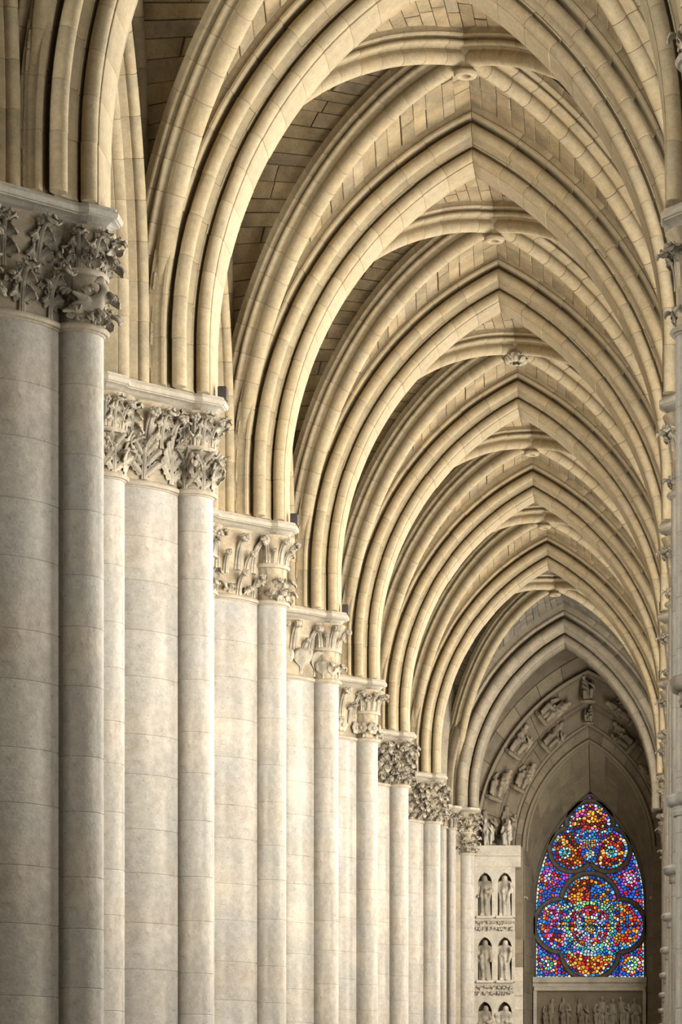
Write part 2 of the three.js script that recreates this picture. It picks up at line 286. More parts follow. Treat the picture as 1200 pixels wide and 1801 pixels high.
// one half severy: courses of stones on a ruled surface between two curves
function webStones(fa, fb, nc, inner) {
  const stones = [], back = { pos: [], idx: [] }, out = V3(), A = [], B = [];
  let t = 0; const ts = [0]; while (t < 1) { t += rr(0.75, 1.25) / nc; ts.push(t); } const m = ts.length - 1; for (let k = 0; k <= m; k++) ts[k] /= ts[m];
  const at = (tt, w) => fa(tt).lerp(fb(tt), w);
  let flip = false;
  const normal = (tt, w) => { const e = 0.004, a = at(Math.min(1, tt + e), w).sub(at(Math.max(0, tt - e), w)), b = fb(tt).sub(fa(tt)); const n = a.cross(b).normalize(); return flip ? n.negate() : n; };
  { const p = at(0.5, 0.5); flip = normal(0.5, 0.5).dot(inner.clone().setY(p.y - 2).sub(p)) < 0; }
  for (let k = 0; k < m; k++) {
    const tm = (ts[k] + ts[k + 1]) / 2, wide = fa(tm).distanceTo(fb(tm)), n = Math.max(1, Math.round(wide / rr(0.6, 1.15))), cuts = [0];
    for (let j = 1; j < n; j++) cuts.push((j + rr(-0.22, 0.22)) / n); cuts.push(1);
    for (let j = 0; j < n; j++) {
      const w0 = cuts[j], w1 = cuts[j + 1], len = wide * (w1 - w0), hgt = fa(ts[k]).distanceTo(fa(ts[k + 1])), gw = rr(0.002, 0.006) / Math.max(0.1, len), gt = rnd() < 0.2 ? rr(0.006, 0.012) / Math.max(0.05, hgt) * (ts[k + 1] - ts[k]) : rr(0.002, 0.006) / Math.max(0.05, hgt) * (ts[k + 1] - ts[k]);
      const N = normal(tm, (w0 + w1) / 2), proud = rr(0.0, 0.022);
      const ring = (gi, d, jit) => [[ts[k] + gt * gi, w0 + gw * gi], [ts[k] + gt * gi, w1 - gw * gi], [ts[k + 1] - gt * gi, w1 - gw * gi], [ts[k + 1] - gt * gi, w0 + gw * gi]].map(([a, b]) => at(Math.min(1, Math.max(0, a)), b).addScaledVector(N, d + (jit ? rr(-0.004, 0.004) : 0)));
      const b0 = ring(1, -0.03), b1 = ring(1, proud, true), b2 = ring(2.2, proud + 0.008, true), pos = [], uv = [], c = b0[0].clone().add(b0[2]).multiplyScalar(0.5);
      const ru = rnd() * 3, rv = rnd() * 3; const X = b0[1].clone().sub(b0[0]).normalize(), Y = N.clone().cross(X);
      const quad = (p, q, r, s) => { for (const x of flip ? [p, r, q, p, s, r] : [p, q, r, p, r, s]) { pos.push(x.x, x.y, x.z); const e = x.clone().sub(c); uv.push(e.dot(X) + ru, e.dot(Y) + e.dot(N) + rv); } };
      for (let q = 0; q < 4; q++) { const r = (q + 1) % 4; quad(b0[r], b0[q], b1[q], b1[r]); quad(b1[r], b1[q], b2[q], b2[r]); }
      quad(b2[3], b2[2], b2[1], b2[0]);
      const g = new THREE.BufferGeometry(); g.setAttribute('position', new THREE.Float32BufferAttribute(pos, 3)); g.setAttribute('uv', new THREE.Float32BufferAttribute(uv, 2)); g.computeVertexNormals(); stones.push(g);
    }
  }
  const K = 24, pos = [], uv = [], idx = [], th = 0.18;   // the mortar bed behind: a slab
  for (const off of [0, th]) for (let k = 0; k <= K; k++) for (let j = 0; j <= 4; j++) { const p = at(k / K, j / 4).addScaledVector(normal(Math.min(0.99, Math.max(0.01, k / K)), j / 4), -0.018 - off); pos.push(p.x, p.y, p.z); uv.push(j / 4 * 3, k / K * 7); }
  const id = (o, k, j) => o * (K + 1) * 5 + k * 5 + j, face = (a, b, c, d) => (flip ? idx.push(a, c, b, a, d, c) : idx.push(a, b, c, a, c, d));
  for (let k = 0; k < K; k++) for (let j = 0; j < 4; j++) { face(id(0, k, j), id(0, k + 1, j), id(0, k + 1, j + 1), id(0, k, j + 1)); face(id(1, k, j), id(1, k, j + 1), id(1, k + 1, j + 1), id(1, k + 1, j)); }
  for (let k = 0; k < K; k++) for (const [j, s] of [[0, 1], [4, 0]]) { const q = [id(0, k, j), id(1, k, j), id(1, k + 1, j), id(0, k + 1, j)]; s ? face(...q) : face(...q.reverse()); }
  const g = new THREE.BufferGeometry(); g.setAttribute('position', new THREE.Float32BufferAttribute(pos, 3)); g.setAttribute('uv', new THREE.Float32BufferAttribute(uv, 2)); g.setIndex(idx); g.computeVertexNormals();
  return { stones, back: g };
}
const bossRing = (() => { const p = [[0.062, 0.05], [0.062, -0.03], [0.075, -0.05], [0.11, -0.062], [0.148, -0.05], [0.168, -0.02], [0.168, 0.0], [0.15, 0.025], [0.118, 0.04], [0.11, 0.06], [0.125, 0.13], [0.16, 0.24], [0.16, 0.4], [0.062, 0.4], [0.062, 0.05]].map(([x, y]) => new THREE.Vector2(x, y)); return toCreasedNormals(new THREE.LatheGeometry(p, 36), 0.6); })();
const bossPlug = new THREE.CylinderGeometry(0.07, 0.07, 0.03, 20).translate(0, 0.2, 0);
const ORD = ['', 'nearest bay, mostly above the frame', 'second bay, before the palm-leaf pier', 'third bay, with the largest ring boss in view', 'fourth bay, with the second ring boss', 'fifth bay, with the leafy boss', 'sixth bay', 'seventh bay', 'last bay, nearest the stained glass'];
const RIB_LABEL = ['crossed vault ribs of the bay above the nearest left pier, boss above the picture', 'crossed vault ribs rising between the two nearest piers, boss cut off by the picture top', 'crossed vault ribs meeting at the topmost and largest ring boss', 'crossed vault ribs meeting at the second ring boss from the top', 'crossed vault ribs meeting at the leafy boss, third from the top', 'crossed vault ribs meeting at the ring boss just below the leafy boss', 'crossed vault ribs meeting at the last but one boss, fifth from the top', 'grey crossed vault ribs meeting at the lowest boss before the carved arch'];
const boneLeaf = [];
function vaultBay(i) {
  const { ribs, walls, zc, ax, crown } = ribsOf(i), k = i;
  const c = new THREE.Group(); c.name = numbered('ceiling'); c.userData.kind = 'structure'; c.position.set(0, 0, zc); scene.add(c);
  const mid = (h) => (v) => (t) => h.point(t, v);
  ribs.forEach(({ h, sx, sz, arch }, q) => {
    const half = sx < 0 ? arch.left : arch.right, v = arch.big ? 0.95 : 0.66;
    const rib = (t) => h.point(t, 0.42), side = (t) => half.point(t, v).add(V3(0, 0, sz * (arch.big ? 0.86 : 0.74))), wall = (t) => walls[q].h.point(t, 0.16);
    
    for (const [fb, nc, nm] of [[side, 32, 'web'], [wall, 34, 'web']]) {
      const key = `web|${i < 7 && i > 0 && i !== 6 ? 'std' : i}|${q}|${fb === side}`;
      const { stones, back } = cached(key, () => { const off = (f) => (t) => { const p = f(t); p.z -= zc; return p; }; return webStones(off(rib), off(fb), nc, V3(ax, 0, 0)); });
      const web = part(nm, back, M.webMortar, c);
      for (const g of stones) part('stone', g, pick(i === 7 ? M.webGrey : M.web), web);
    }
  });
  const t = thing('crossed_ribs', RIB_LABEL[i], 'ribs', 'crossed ribs of the aisle vault', [ax, crown, zc]);
  ribs.forEach(({ h }) => h.voussoirs(t, 'voussoir', 'rib', 20, M.arch, { stilts: 1 }));
  const ringM = i === 7 ? M.arch[3] : M.arch[2];
  if (i === 4) {
    const b = part('keystone', new THREE.CylinderGeometry(0.17, 0.13, 0.4, 24).translate(0, 0.2, 0), M.archDark, t, 'leafy carved boss');
    for (let a = 0; a < 8; a++) { const l = part('leaf', LEAF.small, M.carved[2], b); l.position.set(Math.sin(a * 0.785) * 0.12, 0.06, Math.cos(a * 0.785) * 0.12); l.rotation.set(0, a * 0.785, 0); l.rotateX(1.9); l.scale.setScalar(1.5); }
  } else { const b = part('keystone', bossRing, ringM, t, 'ring-shaped boss with a round hole'); b.position.y = -0.085; part('plug', bossPlug, M.webMortar, b); }
  walls.forEach(({ h, sx }) => { if (sx < 0 || i < 7) { const w = thing('wall_rib', sx < 0 ? `slender wall rib rising ${h.dz > 0 ? 'towards the viewer' : 'away'} from the ${pierOrdinal(h.dz > 0 ? i + 1 : i)} left pier` : `slender wall rib rising ${h.dz > 0 ? 'towards the viewer' : 'away'} from the ${pierOrdinal(h.dz > 0 ? i + 1 : i)} right wall shaft`, 'rib', 'wall ribs of the aisle vault', [h.x, h.y0, h.z]); h.voussoirs(w, 'voussoir', 'wallRib', 9, M.arch, { stilts: 6 }); } });
}
const pierOrdinal = (i) => ['unseen', 'nearest', 'second', 'third', 'fourth', 'fifth', 'sixth', 'seventh', 'last'][i];

// ---------------------------------------------------------------- carved leaves
function leafSurface({ h, w, lobes = 3, curl = 2.2, lean = 0.1, stem = 0.3, thick = 0.02, rib = 0.014, cup = 0.25, ns = 16, nt = 8, lobeDepth = 0.45 }) {
  let y = 0, z = 0; const path = [[0, 0, 0]];
  for (let i = 1; i <= ns; i++) { const s = i / ns, a = lean + curl * Math.pow(s, 3.2); y += Math.cos(a) * h / ns; z += Math.sin(a) * h / ns; path.push([y, z, a]); }
  const pos = [], idx = [], uv = [];
  for (const side of [0, 1]) for (let i = 0; i <= ns; i++) for (let j = 0; j <= nt; j++) {
    const s = i / ns, t = j / nt * 2 - 1, [py, pz, a] = path[i];
    const grow = THREE.MathUtils.smoothstep(s, stem * 0.6, stem + 0.12), tip = Math.sqrt(Math.max(0, 1 - Math.pow(Math.max(0, (s - 0.82) / 0.18), 2)));
    const lob = 1 - lobeDepth * Math.pow(Math.abs(Math.cos(lobes * Math.PI * (s - stem) / (1.001 - stem))), 2.5);
    const half = (0.16 + 0.84 * grow * lob) * w / 2 * Math.max(0.12, tip);
    const edge = Math.abs(t), n = rib * Math.max(0, 1 - edge * 5) + rib * 0.6 * Math.sin(edge * 9 + s * 26 * (1 - edge)) * grow * edge - cup * half * edge * edge * edge + 0.03 * w * Math.sin(lobes * 2 * Math.PI * s) * edge * grow;
    const d = side ? -thick * (1 - 0.7 * edge) : n;
    pos.push(t * half, py - Math.sin(a) * d, pz + Math.cos(a) * d + (side ? 0 : 0)); uv.push(t * half, s * h);
  }
  const id = (o, i, j) => o * (ns + 1) * (nt + 1) + i * (nt + 1) + j;
  for (let i = 0; i < ns; i++) for (let j = 0; j < nt; j++) { idx.push(id(0, i, j), id(0, i, j + 1), id(0, i + 1, j + 1), id(0, i, j), id(0, i + 1, j + 1), id(0, i + 1, j)); idx.push(id(1, i, j), id(1, i + 1, j + 1), id(1, i, j + 1), id(1, i, j), id(1, i + 1, j), id(1, i + 1, j + 1)); }
  for (let i = 0; i < ns; i++) for (const [j, s] of [[0, 1], [nt, 0]]) { const a = id(0, i, j), b = id(0, i + 1, j), c = id(1, i + 1, j), d = id(1, i, j); s ? idx.push(a, b, c, a, c, d) : idx.push(a, c, b, a, d, c); }
  for (let j = 0; j < nt; j++) { const a = id(0, ns, j), b = id(0, ns, j + 1), c = id(1, ns, j + 1), d = id(1, ns, j); idx.push(a, b, c, a, c, d); }
  const g = new THREE.BufferGeometry(); g.setAttribute('position', new THREE.Float32BufferAttribute(pos, 3)); g.setAttribute('uv', new THREE.Float32BufferAttribute(uv, 2)); g.setIndex(idx); g.computeVertexNormals(); return g;
}
function knob(r, kind) {   // the curled leafy head of a crocket
  const gs = [];
  const ball = (x, y, z, s, sy = 1) => { const g = new THREE.IcosahedronGeometry(s, 2); g.scale(1, sy, 1); g.translate(x, y, z); gs.push(g); };
  if (kind === 'volute') { ball(0, -r * 0.25, 0, r); for (const sx of [-1, 1]) { const g = new THREE.TorusGeometry(r * 0.62, r * 0.28, 8, 16); g.rotateY(Math.PI / 2); g.translate(sx * r * 0.75, -r * 0.3, 0); gs.push(g); } }
  else { ball(0, 0, -r * 0.2, r * 0.8, 0.8); for (let i = 0; i < 7; i++) { const a = i / 7 * 6.28; ball(Math.cos(a) * r * 0.72, Math.sin(a) * r * 0.5 - r * 0.25, r * 0.15 + 0.3 * r * Math.sin(a * 2), r * 0.42); } ball(0, -r * 0.2, r * 0.5, r * 0.38); }
  const g = mergeGeometries(gs.map((q) => { q = q.index ? q.toNonIndexed() : q; return q; })); boxUV(g); return g;
}
function crocket(h, w, r, kind, out = 0.17) {
  const gs = [];
  for (const k of [-1, 0, 1]) {   // three ribs of the stalk
    const pts = []; for (let i = 0; i <= 8; i++) { const s = i / 8, a = Math.pow(s, 2.6); pts.push(V3(k * w * 0.36 * (1 - 0.45 * s), h * (s - 0.10 * Math.pow(s, 6)), out * a + (k ? -0.01 : 0.008))); }
    gs.push(new THREE.TubeGeometry(new THREE.CatmullRomCurve3(pts), 10, w * 0.2, 6).toNonIndexed());
  }
  const b = knob(r, kind); b.translate(0, h * 0.93, out + r * 0.3); gs.push(b);
  const g = mergeGeometries(gs.map((q) => { if (q.attributes.uv) q.deleteAttribute('uv'); return q; })); boxUV(g); return g;
}
function compound({ h, out = 0.16, pairs, lobeH, lobeW, angle, stem = 0.016, bend = 2.6, grow = 0, tip = 1.2, curl = 1.0, from = 0.25, lobes = 1, ns = 8, nt = 6 }) {   // a stalk with leaflets in pairs, its tip rolled outward
  const P = (s) => V3(0, h * (s - 0.14 * Math.pow(s, 6)), out * Math.pow(s, bend)), gs = [], lobe = leafSurface({ h: lobeH, w: lobeW, lobes, curl, stem: 0.08, cup: 0.7, rib: 0.008, lobeDepth: lobes > 1 ? 0.5 : 0.2, ns, nt, thick: 0.025 });
  for (const k of [-1, 0, 1]) { const pts = []; for (let i = 0; i <= 7; i++) { const s = i / 7, p = P(s); p.x = k * stem * 1.5 * (1 - 0.6 * s); p.z += 0.012 - Math.abs(k) * 0.006; pts.push(p); } gs.push(new THREE.TubeGeometry(new THREE.CatmullRomCurve3(pts), 8, stem, 5)); }
  const put = (s, a, k, lift = 0) => { const g = lobe.clone(), t = P(Math.min(1, s + 0.02)).sub(P(s - 0.02)), m = new THREE.Matrix4().makeRotationX(Math.atan2(t.z, t.y) + lift); g.scale(k, k, k); g.rotateZ(a); g.applyMatrix4(m); const p = P(s); g.translate(p.x, p.y, p.z + 0.012); gs.push(g); };
  for (let i = 0; i < pairs; i++) { const s = from + (0.86 - from) * i / Math.max(1, pairs - 1), k = 1 + grow * (i / pairs - 0.5); for (const q of [-1, 1]) put(s, q * angle * (1 - 0.12 * i), k); }
  put(0.93, 0, tip, 0.5);
  const g = mergeGeometries(gs.map((q) => { q = q.index ? q.toNonIndexed() : q; q.deleteAttribute('uv'); return q; })); boxUV(g); return g;
}
const LEAF = {
  oak: compound({ h: 0.56, out: 0.16, pairs: 3, lobeH: 0.14, lobeW: 0.15, angle: 1.0, tip: 1.15, curl: 1.3, lobes: 2, grow: -0.3 }),
  palm: compound({ h: 0.44, out: 0.035, pairs: 4, lobeH: 0.25, lobeW: 0.085, angle: 0.8, tip: 0.9, curl: 0.45, from: 0.08, grow: -0.6, lobes: 4, ns: 12 }),
  broad: leafSurface({ h: 0.42, w: 0.36, lobes: 1, curl: 1.1, stem: 0.35, cup: 0.25, rib: 0.012, lobeDepth: 0.25 }),
  upright: compound({ h: 0.54, out: 0.16, pairs: 2, lobeH: 0.15, lobeW: 0.12, angle: 0.7, tip: 1.1, curl: 1.5, from: 0.6, lobes: 2 }),
  small: compound({ h: 0.10, out: 0.04, pairs: 1, lobeH: 0.085, lobeW: 0.085, angle: 1.15, stem: 0.007, tip: 1.1, curl: 1.3, from: 0.4, ns: 6, nt: 6 }),
  vine: compound({ h: 0.14, out: 0.09, pairs: 2, lobeH: 0.085, lobeW: 0.085, angle: 1.1, stem: 0.008, tip: 1.15, curl: 1.4, from: 0.4, ns: 6, nt: 6 }),
  crocket: crocket(0.50, 0.12, 0.075, 'leafy'), crocketSmall: crocket(0.33, 0.09, 0.055, 'leafy', 0.13), volute: crocket(0.48, 0.13, 0.062, 'volute'), voluteSmall: crocket(0.30, 0.1, 0.048, 'volute', 0.12),
  rosette: (() => { const gs = []; for (let i = 0; i < 6; i++) { const g = new THREE.IcosahedronGeometry(0.055, 2); g.scale(1, 1, 0.55); g.translate(Math.cos(i * 1.047) * 0.065, Math.sin(i * 1.047) * 0.065 + 0.1, 0.03); gs.push(g); } const c = new THREE.IcosahedronGeometry(0.035, 2); c.translate(0, 0.1, 0.05); gs.push(c); const m = mergeGeometries(gs); boxUV(m); return m; })(),
};

// ---------------------------------------------------------------- blobs: statues and beasts
function blob(bones, [x0, x1, y0, y1, z0, z1], res, k = 0.05, extra) {
  const mc = new MarchingCubes(res, new THREE.MeshBasicMaterial(), false, false, 60000); mc.isolation = 0;
  const sd = (x, y, z) => {
    let d = 1e3;
    for (const [a, b, ra, rb] of bones) {
      const bx = b[0] - a[0], by = b[1] - a[1], bz = b[2] - a[2], px = x - a[0], py = y - a[1], pz = z - a[2], l = bx * bx + by * by + bz * bz || 1e-9, t = Math.min(1, Math.max(0, (px * bx + py * by + pz * bz) / l));
      const q = Math.hypot(px - bx * t, py - by * t, pz - bz * t) - (ra + (rb - ra) * t), h = Math.max(0, k - Math.abs(d - q)) / k; d = Math.min(d, q) - h * h * k * 0.25;
    }
    return d + (extra ? extra(x, y, z) : 0);
  };
  for (let c = 0; c < res; c++) for (let b = 0; b < res; b++) for (let a = 0; a < res; a++) mc.field[a + b * res + c * res * res] = -sd(x0 + (x1 - x0) * a / res, y0 + (y1 - y0) * b / res, z0 + (z1 - z0) * c / res);
  mc.update();
  const n = mc.count, pos = new Float32Array(n * 3);
  for (let i = 0; i < n; i++) { const p = mc.positionArray; pos[3 * i] = x0 + (x1 - x0) * (p[3 * i] + 1) / 2; pos[3 * i + 1] = y0 + (y1 - y0) * (p[3 * i + 1] + 1) / 2; pos[3 * i + 2] = z0 + (z1 - z0) * (p[3 * i + 2] + 1) / 2; }
  let g = new THREE.BufferGeometry(); g.setAttribute('position', new THREE.BufferAttribute(pos, 3)); g = mergeVertices(g, 1e-5); g.computeVertexNormals(); boxUV(g); return g;
}
const folds = (amp, n, ph) => (x, y, z) => (y < 0.80 ? amp * Math.sin(n * Math.atan2(x, z + 0.02) + ph + y * 3) * Math.min(1, (0.82 - y) * 3) : 0);
function robed(v) {   // a standing robed figure one unit tall, facing +z
  const q = (a) => Math.sin(v * 12.9 + a * 78.2) * 0.5, sway = q(1) * 0.07, hd = q(2) * 0.05, b = [];
  b.push([[0.0 - sway * 0.3, 0.06, 0], [sway, 0.52, 0], 0.135, 0.115], [[sway, 0.52, 0], [sway * 0.5, 0.78, 0], 0.115, 0.10], [[-0.10 + sway * 0.5, 0.79, 0], [0.10 + sway * 0.5, 0.79, 0], 0.062, 0.062]);
  b.push([[sway * 0.5, 0.80, 0], [hd, 0.885, 0.01], 0.04, 0.04], [[hd, 0.915, 0.012], [hd, 0.94, 0.005], 0.056, 0.058], [[hd, 0.87, 0.05], [hd, 0.84, 0.055], 0.022, 0.012], [[hd, 0.925, 0.065], [hd, 0.905, 0.075], 0.010, 0.012]);
  const up = v % 2 ? 0.0 : 0.14, s = v % 3 ? 1 : -1;
  b.push([[s * 0.13, 0.78, 0], [s * 0.165, 0.62, 0.05], 0.055, 0.045], [[s * 0.165, 0.62, 0.05], [s * (0.06 + up * 0.8), 0.58 + up * 1.3, 0.13], 0.042, 0.03], [[s * (0.06 + up * 0.8), 0.58 + up * 1.3, 0.13], [s * (0.04 + up * 0.8), 0.61 + up * 1.4, 0.14], 0.028, 0.018]);
  b.push([[-s * 0.13, 0.78, 0], [-s * 0.16, 0.60, 0.02], 0.055, 0.045], [[-s * 0.16, 0.60, 0.02], [-s * (v % 2 ? 0.15 : 0.03), v % 2 ? 0.46 : 0.60, 0.13], 0.042, 0.03]);
  b.push([[-0.06, 0.03, 0.08], [-0.075, 0.02, 0.13], 0.03, 0.022], [[0.06, 0.03, 0.08], [0.075, 0.02, 0.13], 0.03, 0.022], [[s * 0.14, 0.60, 0.08], [s * 0.05, 0.30, 0.12], 0.035, 0.03]);
  return blob(b, [-0.32, 0.32, -0.02, 1.04, -0.22, 0.26], 44, 0.05, folds(0.012, 9, v * 2));
}
function crouched(v) {   // a seated or leaning relief figure one unit tall
  const q = (a) => Math.sin(v * 9.7 + a * 41.3), s = q(1) > 0 ? 1 : -1, l = 0.08 * q(2);
  const b = [[[0, 0.12, 0.02], [l, 0.40, 0.02], 0.17, 0.15], [[l, 0.40, 0.02], [l * 1.6, 0.66, 0.03], 0.14, 0.13], [[l * 1.6 - 0.1, 0.68, 0.03], [l * 1.6 + 0.1, 0.68, 0.03], 0.07, 0.07], [[l * 2, 0.76, 0.06], [l * 2.2, 0.84, 0.07], 0.05, 0.085],
    [[s * 0.07, 0.38, 0.06], [s * 0.15, 0.34, 0.22], 0.09, 0.075], [[s * 0.15, 0.34, 0.22], [s * 0.13, 0.08, 0.20], 0.075, 0.06], [[-s * 0.08, 0.38, 0.06], [-s * 0.12, 0.28, 0.2], 0.09, 0.07], [[-s * 0.12, 0.28, 0.2], [-s * 0.14, 0.05, 0.16], 0.07, 0.055],
    [[s * 0.16, 0.66, 0.05], [s * 0.22, 0.50, 0.12], 0.055, 0.045], [[s * 0.22, 0.50, 0.12], [s * 0.05, 0.52 + 0.1 * q(3), 0.22], 0.042, 0.035], [[-s * 0.16, 0.66, 0.05], [-s * 0.2, 0.5, 0.14], 0.055, 0.045], [[-s * 0.2, 0.5, 0.14], [-s * 0.06, 0.44, 0.24], 0.042, 0.035],
    [[-0.2, 0.6, -0.02], [-0.24, 0.25, -0.02], 0.07, 0.05], [[0.2, 0.6, -0.02], [0.24, 0.25, -0.02], 0.07, 0.05]];
  return blob(b, [-0.36, 0.36, -0.06, 1.0, -0.16, 0.36], 36, 0.05, folds(0.014, 8, v));
}

// ---------------------------------------------------------------- piers
function polySweep(poly, prof, y = 0) {   // poly: anticlockwise in (x, -z); prof: [outset, height] from bottom to top
  const n = poly.length, off = (c) => insetProfile2(poly, -c), rings = prof.map(([c, h]) => [off(c), h]), pos = [], idx = [];
  for (const [P, h] of rings) for (const [a, b] of P) pos.push(a, y + h, -b);
  for (let k = 0; k + 1 < rings.length; k++) for (let i = 0; i < n; i++) { const a = k * n + i, b = k * n + (i + 1) % n; idx.push(a, b, b + n, a, b + n, a + n); }
  const tri = THREE.ShapeUtils.triangulateShape(poly.map(([a, b]) => new THREE.Vector2(a, b)), []), last = (rings.length - 1) * n;
  for (const t of tri) { idx.push(t[0], t[2], t[1], last + t[0], last + t[1], last + t[2]); }
  let g = new THREE.BufferGeometry(); g.setAttribute('position', new THREE.Float32BufferAttribute(pos, 3)); g.setIndex(idx); g = toCreasedNormals(g, 0.5); boxUV(g); return g;
}
function insetProfile2(P, c) {   // mitred
  return P.map((p, i) => {
    const a = P[(i + P.length - 1) % P.length], b = P[(i + 1) % P.length];
    const d1 = [p[0] - a[0], p[1] - a[1]], d2 = [b[0] - p[0], b[1] - p[1]], l1 = Math.hypot(...d1), l2 = Math.hypot(...d2), n1 = [d1[1] / l1, -d1[0] / l1], n2 = [d2[1] / l2, -d2[0] / l2];
    const k = 1 + n1[0] * n2[0] + n1[1] * n2[1]; return [p[0] - c * (n1[0] + n2[0]) / k, p[1] - c * (n1[1] + n2[1]) / k];
  });
}
const quarter = [[1.38, 0.14], [1.13, 0.35], [1.03, 0.35], [0.35, 1.03], [0.35, 1.13], [0.14, 1.38]];
const ABACUS_PLAN = [];
for (let k = 0; k < 4; k++) for (const [a, b] of quarter) { const c = [1, 0, -1, 0][k], s = [0, 1, 0, -1][k]; ABACUS_PLAN.push([a * c - b * s, a * s + b * c]); }
const ABACUS_PROFILE = [[-0.15, 0], [-0.14, 0.03], [-0.115, 0.075], [-0.075, 0.105], [-0.03, 0.115], [-0.03, 0.128], [-0.012, 0.132], [0, 0.15], [0.004, 0.18], [-0.004, 0.2], [-0.025, 0.205], [-0.025, 0.232]];
const abacusGeometry = polySweep(ABACUS_PLAN, ABACUS_PROFILE);
function drum(r, h, seg, y0) {   // a cylinder course; its uv runs on from the course below
  return cached(`drum|${r}|${h}|${y0.toFixed(3)}`, () => { const c = 0.006, turns = Math.max(1, Math.round(2 * Math.PI * r / 2.4)) * 2.4; const g = new THREE.LatheGeometry([[r - c, 0], [r, 0.006], [r, h - 0.006], [r - c, h]].map(([a, b]) => new THREE.Vector2(a, b)), seg); const uv = g.attributes.uv, p = g.attributes.position; for (let i = 0; i < uv.count; i++) uv.setXY(i, uv.getX(i) * turns, p.getY(i) + y0); return toCreasedNormals(g, 0.6); });
}
function shaft(parent, name, x, z, r, y0, y1, course, mats, seg = 36) {
  const core = part(name, new THREE.CylinderGeometry(r - 0.006, r - 0.006, y1 - y0, seg).translate(0, (y1 - y0) / 2, 0), M.mortar, parent); core.position.set(x, y0, z);
  let y = 0, k = 0; const H = y1 - y0, turn = rr(-0.8, 0.8) + 2.2;
  while (y < H - 1e-4) { let h = course[k % course.length]; if (H - y - h < 0.25) h = H - y; const m = part('drum', drum(r, Math.round(h * 1000) / 1000, seg, y), pick(mats), core); m.position.y = y; m.rotation.y = turn; y += h; k++; }
  return core;
}
const lathe = (pts, seg = 40) => { const g = new THREE.LatheGeometry(pts.map(([a, b]) => new THREE.Vector2(a, b)), seg); const uv = g.attributes.uv, p = g.attributes.position; for (let i = 0; i < uv.count; i++) uv.setXY(i, uv.getX(i) * 3, p.getY(i)); return g; };
const neckRing = (r) => cached('neck' + r, () => toCreasedNormals(lathe([[r - 0.02, -0.06], [r + 0.012, -0.05], [r + 0.02, -0.035], [r + 0.045, -0.03], [r + 0.062, -0.005], [r + 0.05, 0.02], [r + 0.02, 0.035], [r - 0.02, 0.035]], 48), 0.7));
const midRing = (r) => cached('mid' + r, () => toCreasedNormals(lathe([[r - 0.03, -0.03], [r + 0.02, -0.028], [r + 0.035, 0], [r + 0.02, 0.028], [r - 0.03, 0.03]], 48), 0.7));
const BELL = { h: 1.0 };
function bell(r0, r1, h) { return cached(`bell|${r0}|${r1}|${h}`, () => lathe([[r0, 0], [r0 + 0.005, h * 0.3], [r0 + 0.02 * (r1 - r0) / 0.12, h * 0.55], [r0 + 0.45 * (r1 - r0), h * 0.8], [r1, h * 0.95], [r1 + 0.02, h]], 48)); }
const bellR = (r0, r1, h, y) => { const s = y / h; return r0 + (r1 - r0) * Math.pow(Math.max(0, s), 3); };
// rows of leaves: [geometry key, height above the neck, how many round the full circle, scale, turn offset]
const STYLE = {
  1: { core: [['oak', 0.03, 14, 0.95, 0], ['oak', 0.44, 14, 0.95, 0.5], ['small', 0.3, 15, 1.0, 0.5]], shaft: [['small', 0.05, 9, 1.3, 0], ['small', 0.25, 9, 1.25, 0.5], ['oak', 0.56, 9, 0.74, 0], ['small', 0.6, 9, 1.4, 0.5]], bird: true, bell: 'bell' },
  2: { core: [['palm', 0.04, 13, 1.05, 0], ['oak', 0.46, 13, 0.9, 0.5], ['crocket', 0.42, 13, 1.0, 0]], shaft: [['palm', 0.02, 7, 0.98, 0], ['small', 0.28, 7, 1.3, 0.5], ['oak', 0.56, 7, 0.74, 0], ['crocketSmall', 0.58, 7, 1.05, 0.5]], bell: 'bellWarm' },
  3: { core: [['crocketSmall', 0.04, 15, 1.0, 0], ['crocketSmall', 0.34, 15, 1.05, 0.5], ['crocket', 0.40, 15, 1.05, 0], ['small', 0.06, 15, 1.2, 0.5]], shaft: [['small', 0.05, 9, 1.3, 0], ['small', 0.24, 9, 1.2, 0.5], ['crocketSmall', 0.56, 8, 0.75, 0.5], ['crocketSmall', 0.58, 8, 1.1, 0]], bell: 'bellWarm' },
  4: { core: [['broad', 0.06, 13, 1.15, 0.5], ['voluteSmall', 0.4, 13, 0.95, 0.5], ['volute', 0.42, 13, 1.05, 0]], shaft: [['broad', 0.04, 8, 0.75, 0], ['small', 0.2, 8, 1.2, 0.5], ['voluteSmall', 0.56, 7, 0.8, 0.5], ['voluteSmall', 0.58, 7, 1.2, 0]], bell: 'bellWarm' },
  5: { core: [['rosette', 0.12, 14, 1.1, 0], ['upright', 0.3, 14, 0.85, 0.5], ['crocket', 0.42, 14, 1.05, 0]], shaft: [['rosette', 0.12, 7, 1.15, 0], ['small', 0.05, 7, 1.1, 0.5], ['upright', 0.54, 7, 0.72, 0.5], ['crocketSmall', 0.58, 7, 1.1, 0]], bell: 'bellWarm' },
  6: { core: [['vine', 0.02, 22, 1.3, 0], ['vine', 0.17, 22, 1.3, 0.5], ['vine', 0.33, 22, 1.3, 0], ['vine', 0.49, 22, 1.35, 0.5], ['vine', 0.64, 22, 1.35, 0], ['vine', 0.78, 22, 1.3, 0.5]], shaft: [['vine', 0.02, 9, 1.2, 0], ['vine', 0.17, 9, 1.2, 0.5], ['vine', 0.33, 9, 1.2, 0], ['vine', 0.49, 10, 1.2, 0.5], ['vine', 0.64, 10, 1.25, 0], ['vine', 0.78, 10, 1.25, 0.5]], plain: true, bell: 'bell' },
};
STYLE[7] = { ...STYLE[6] };
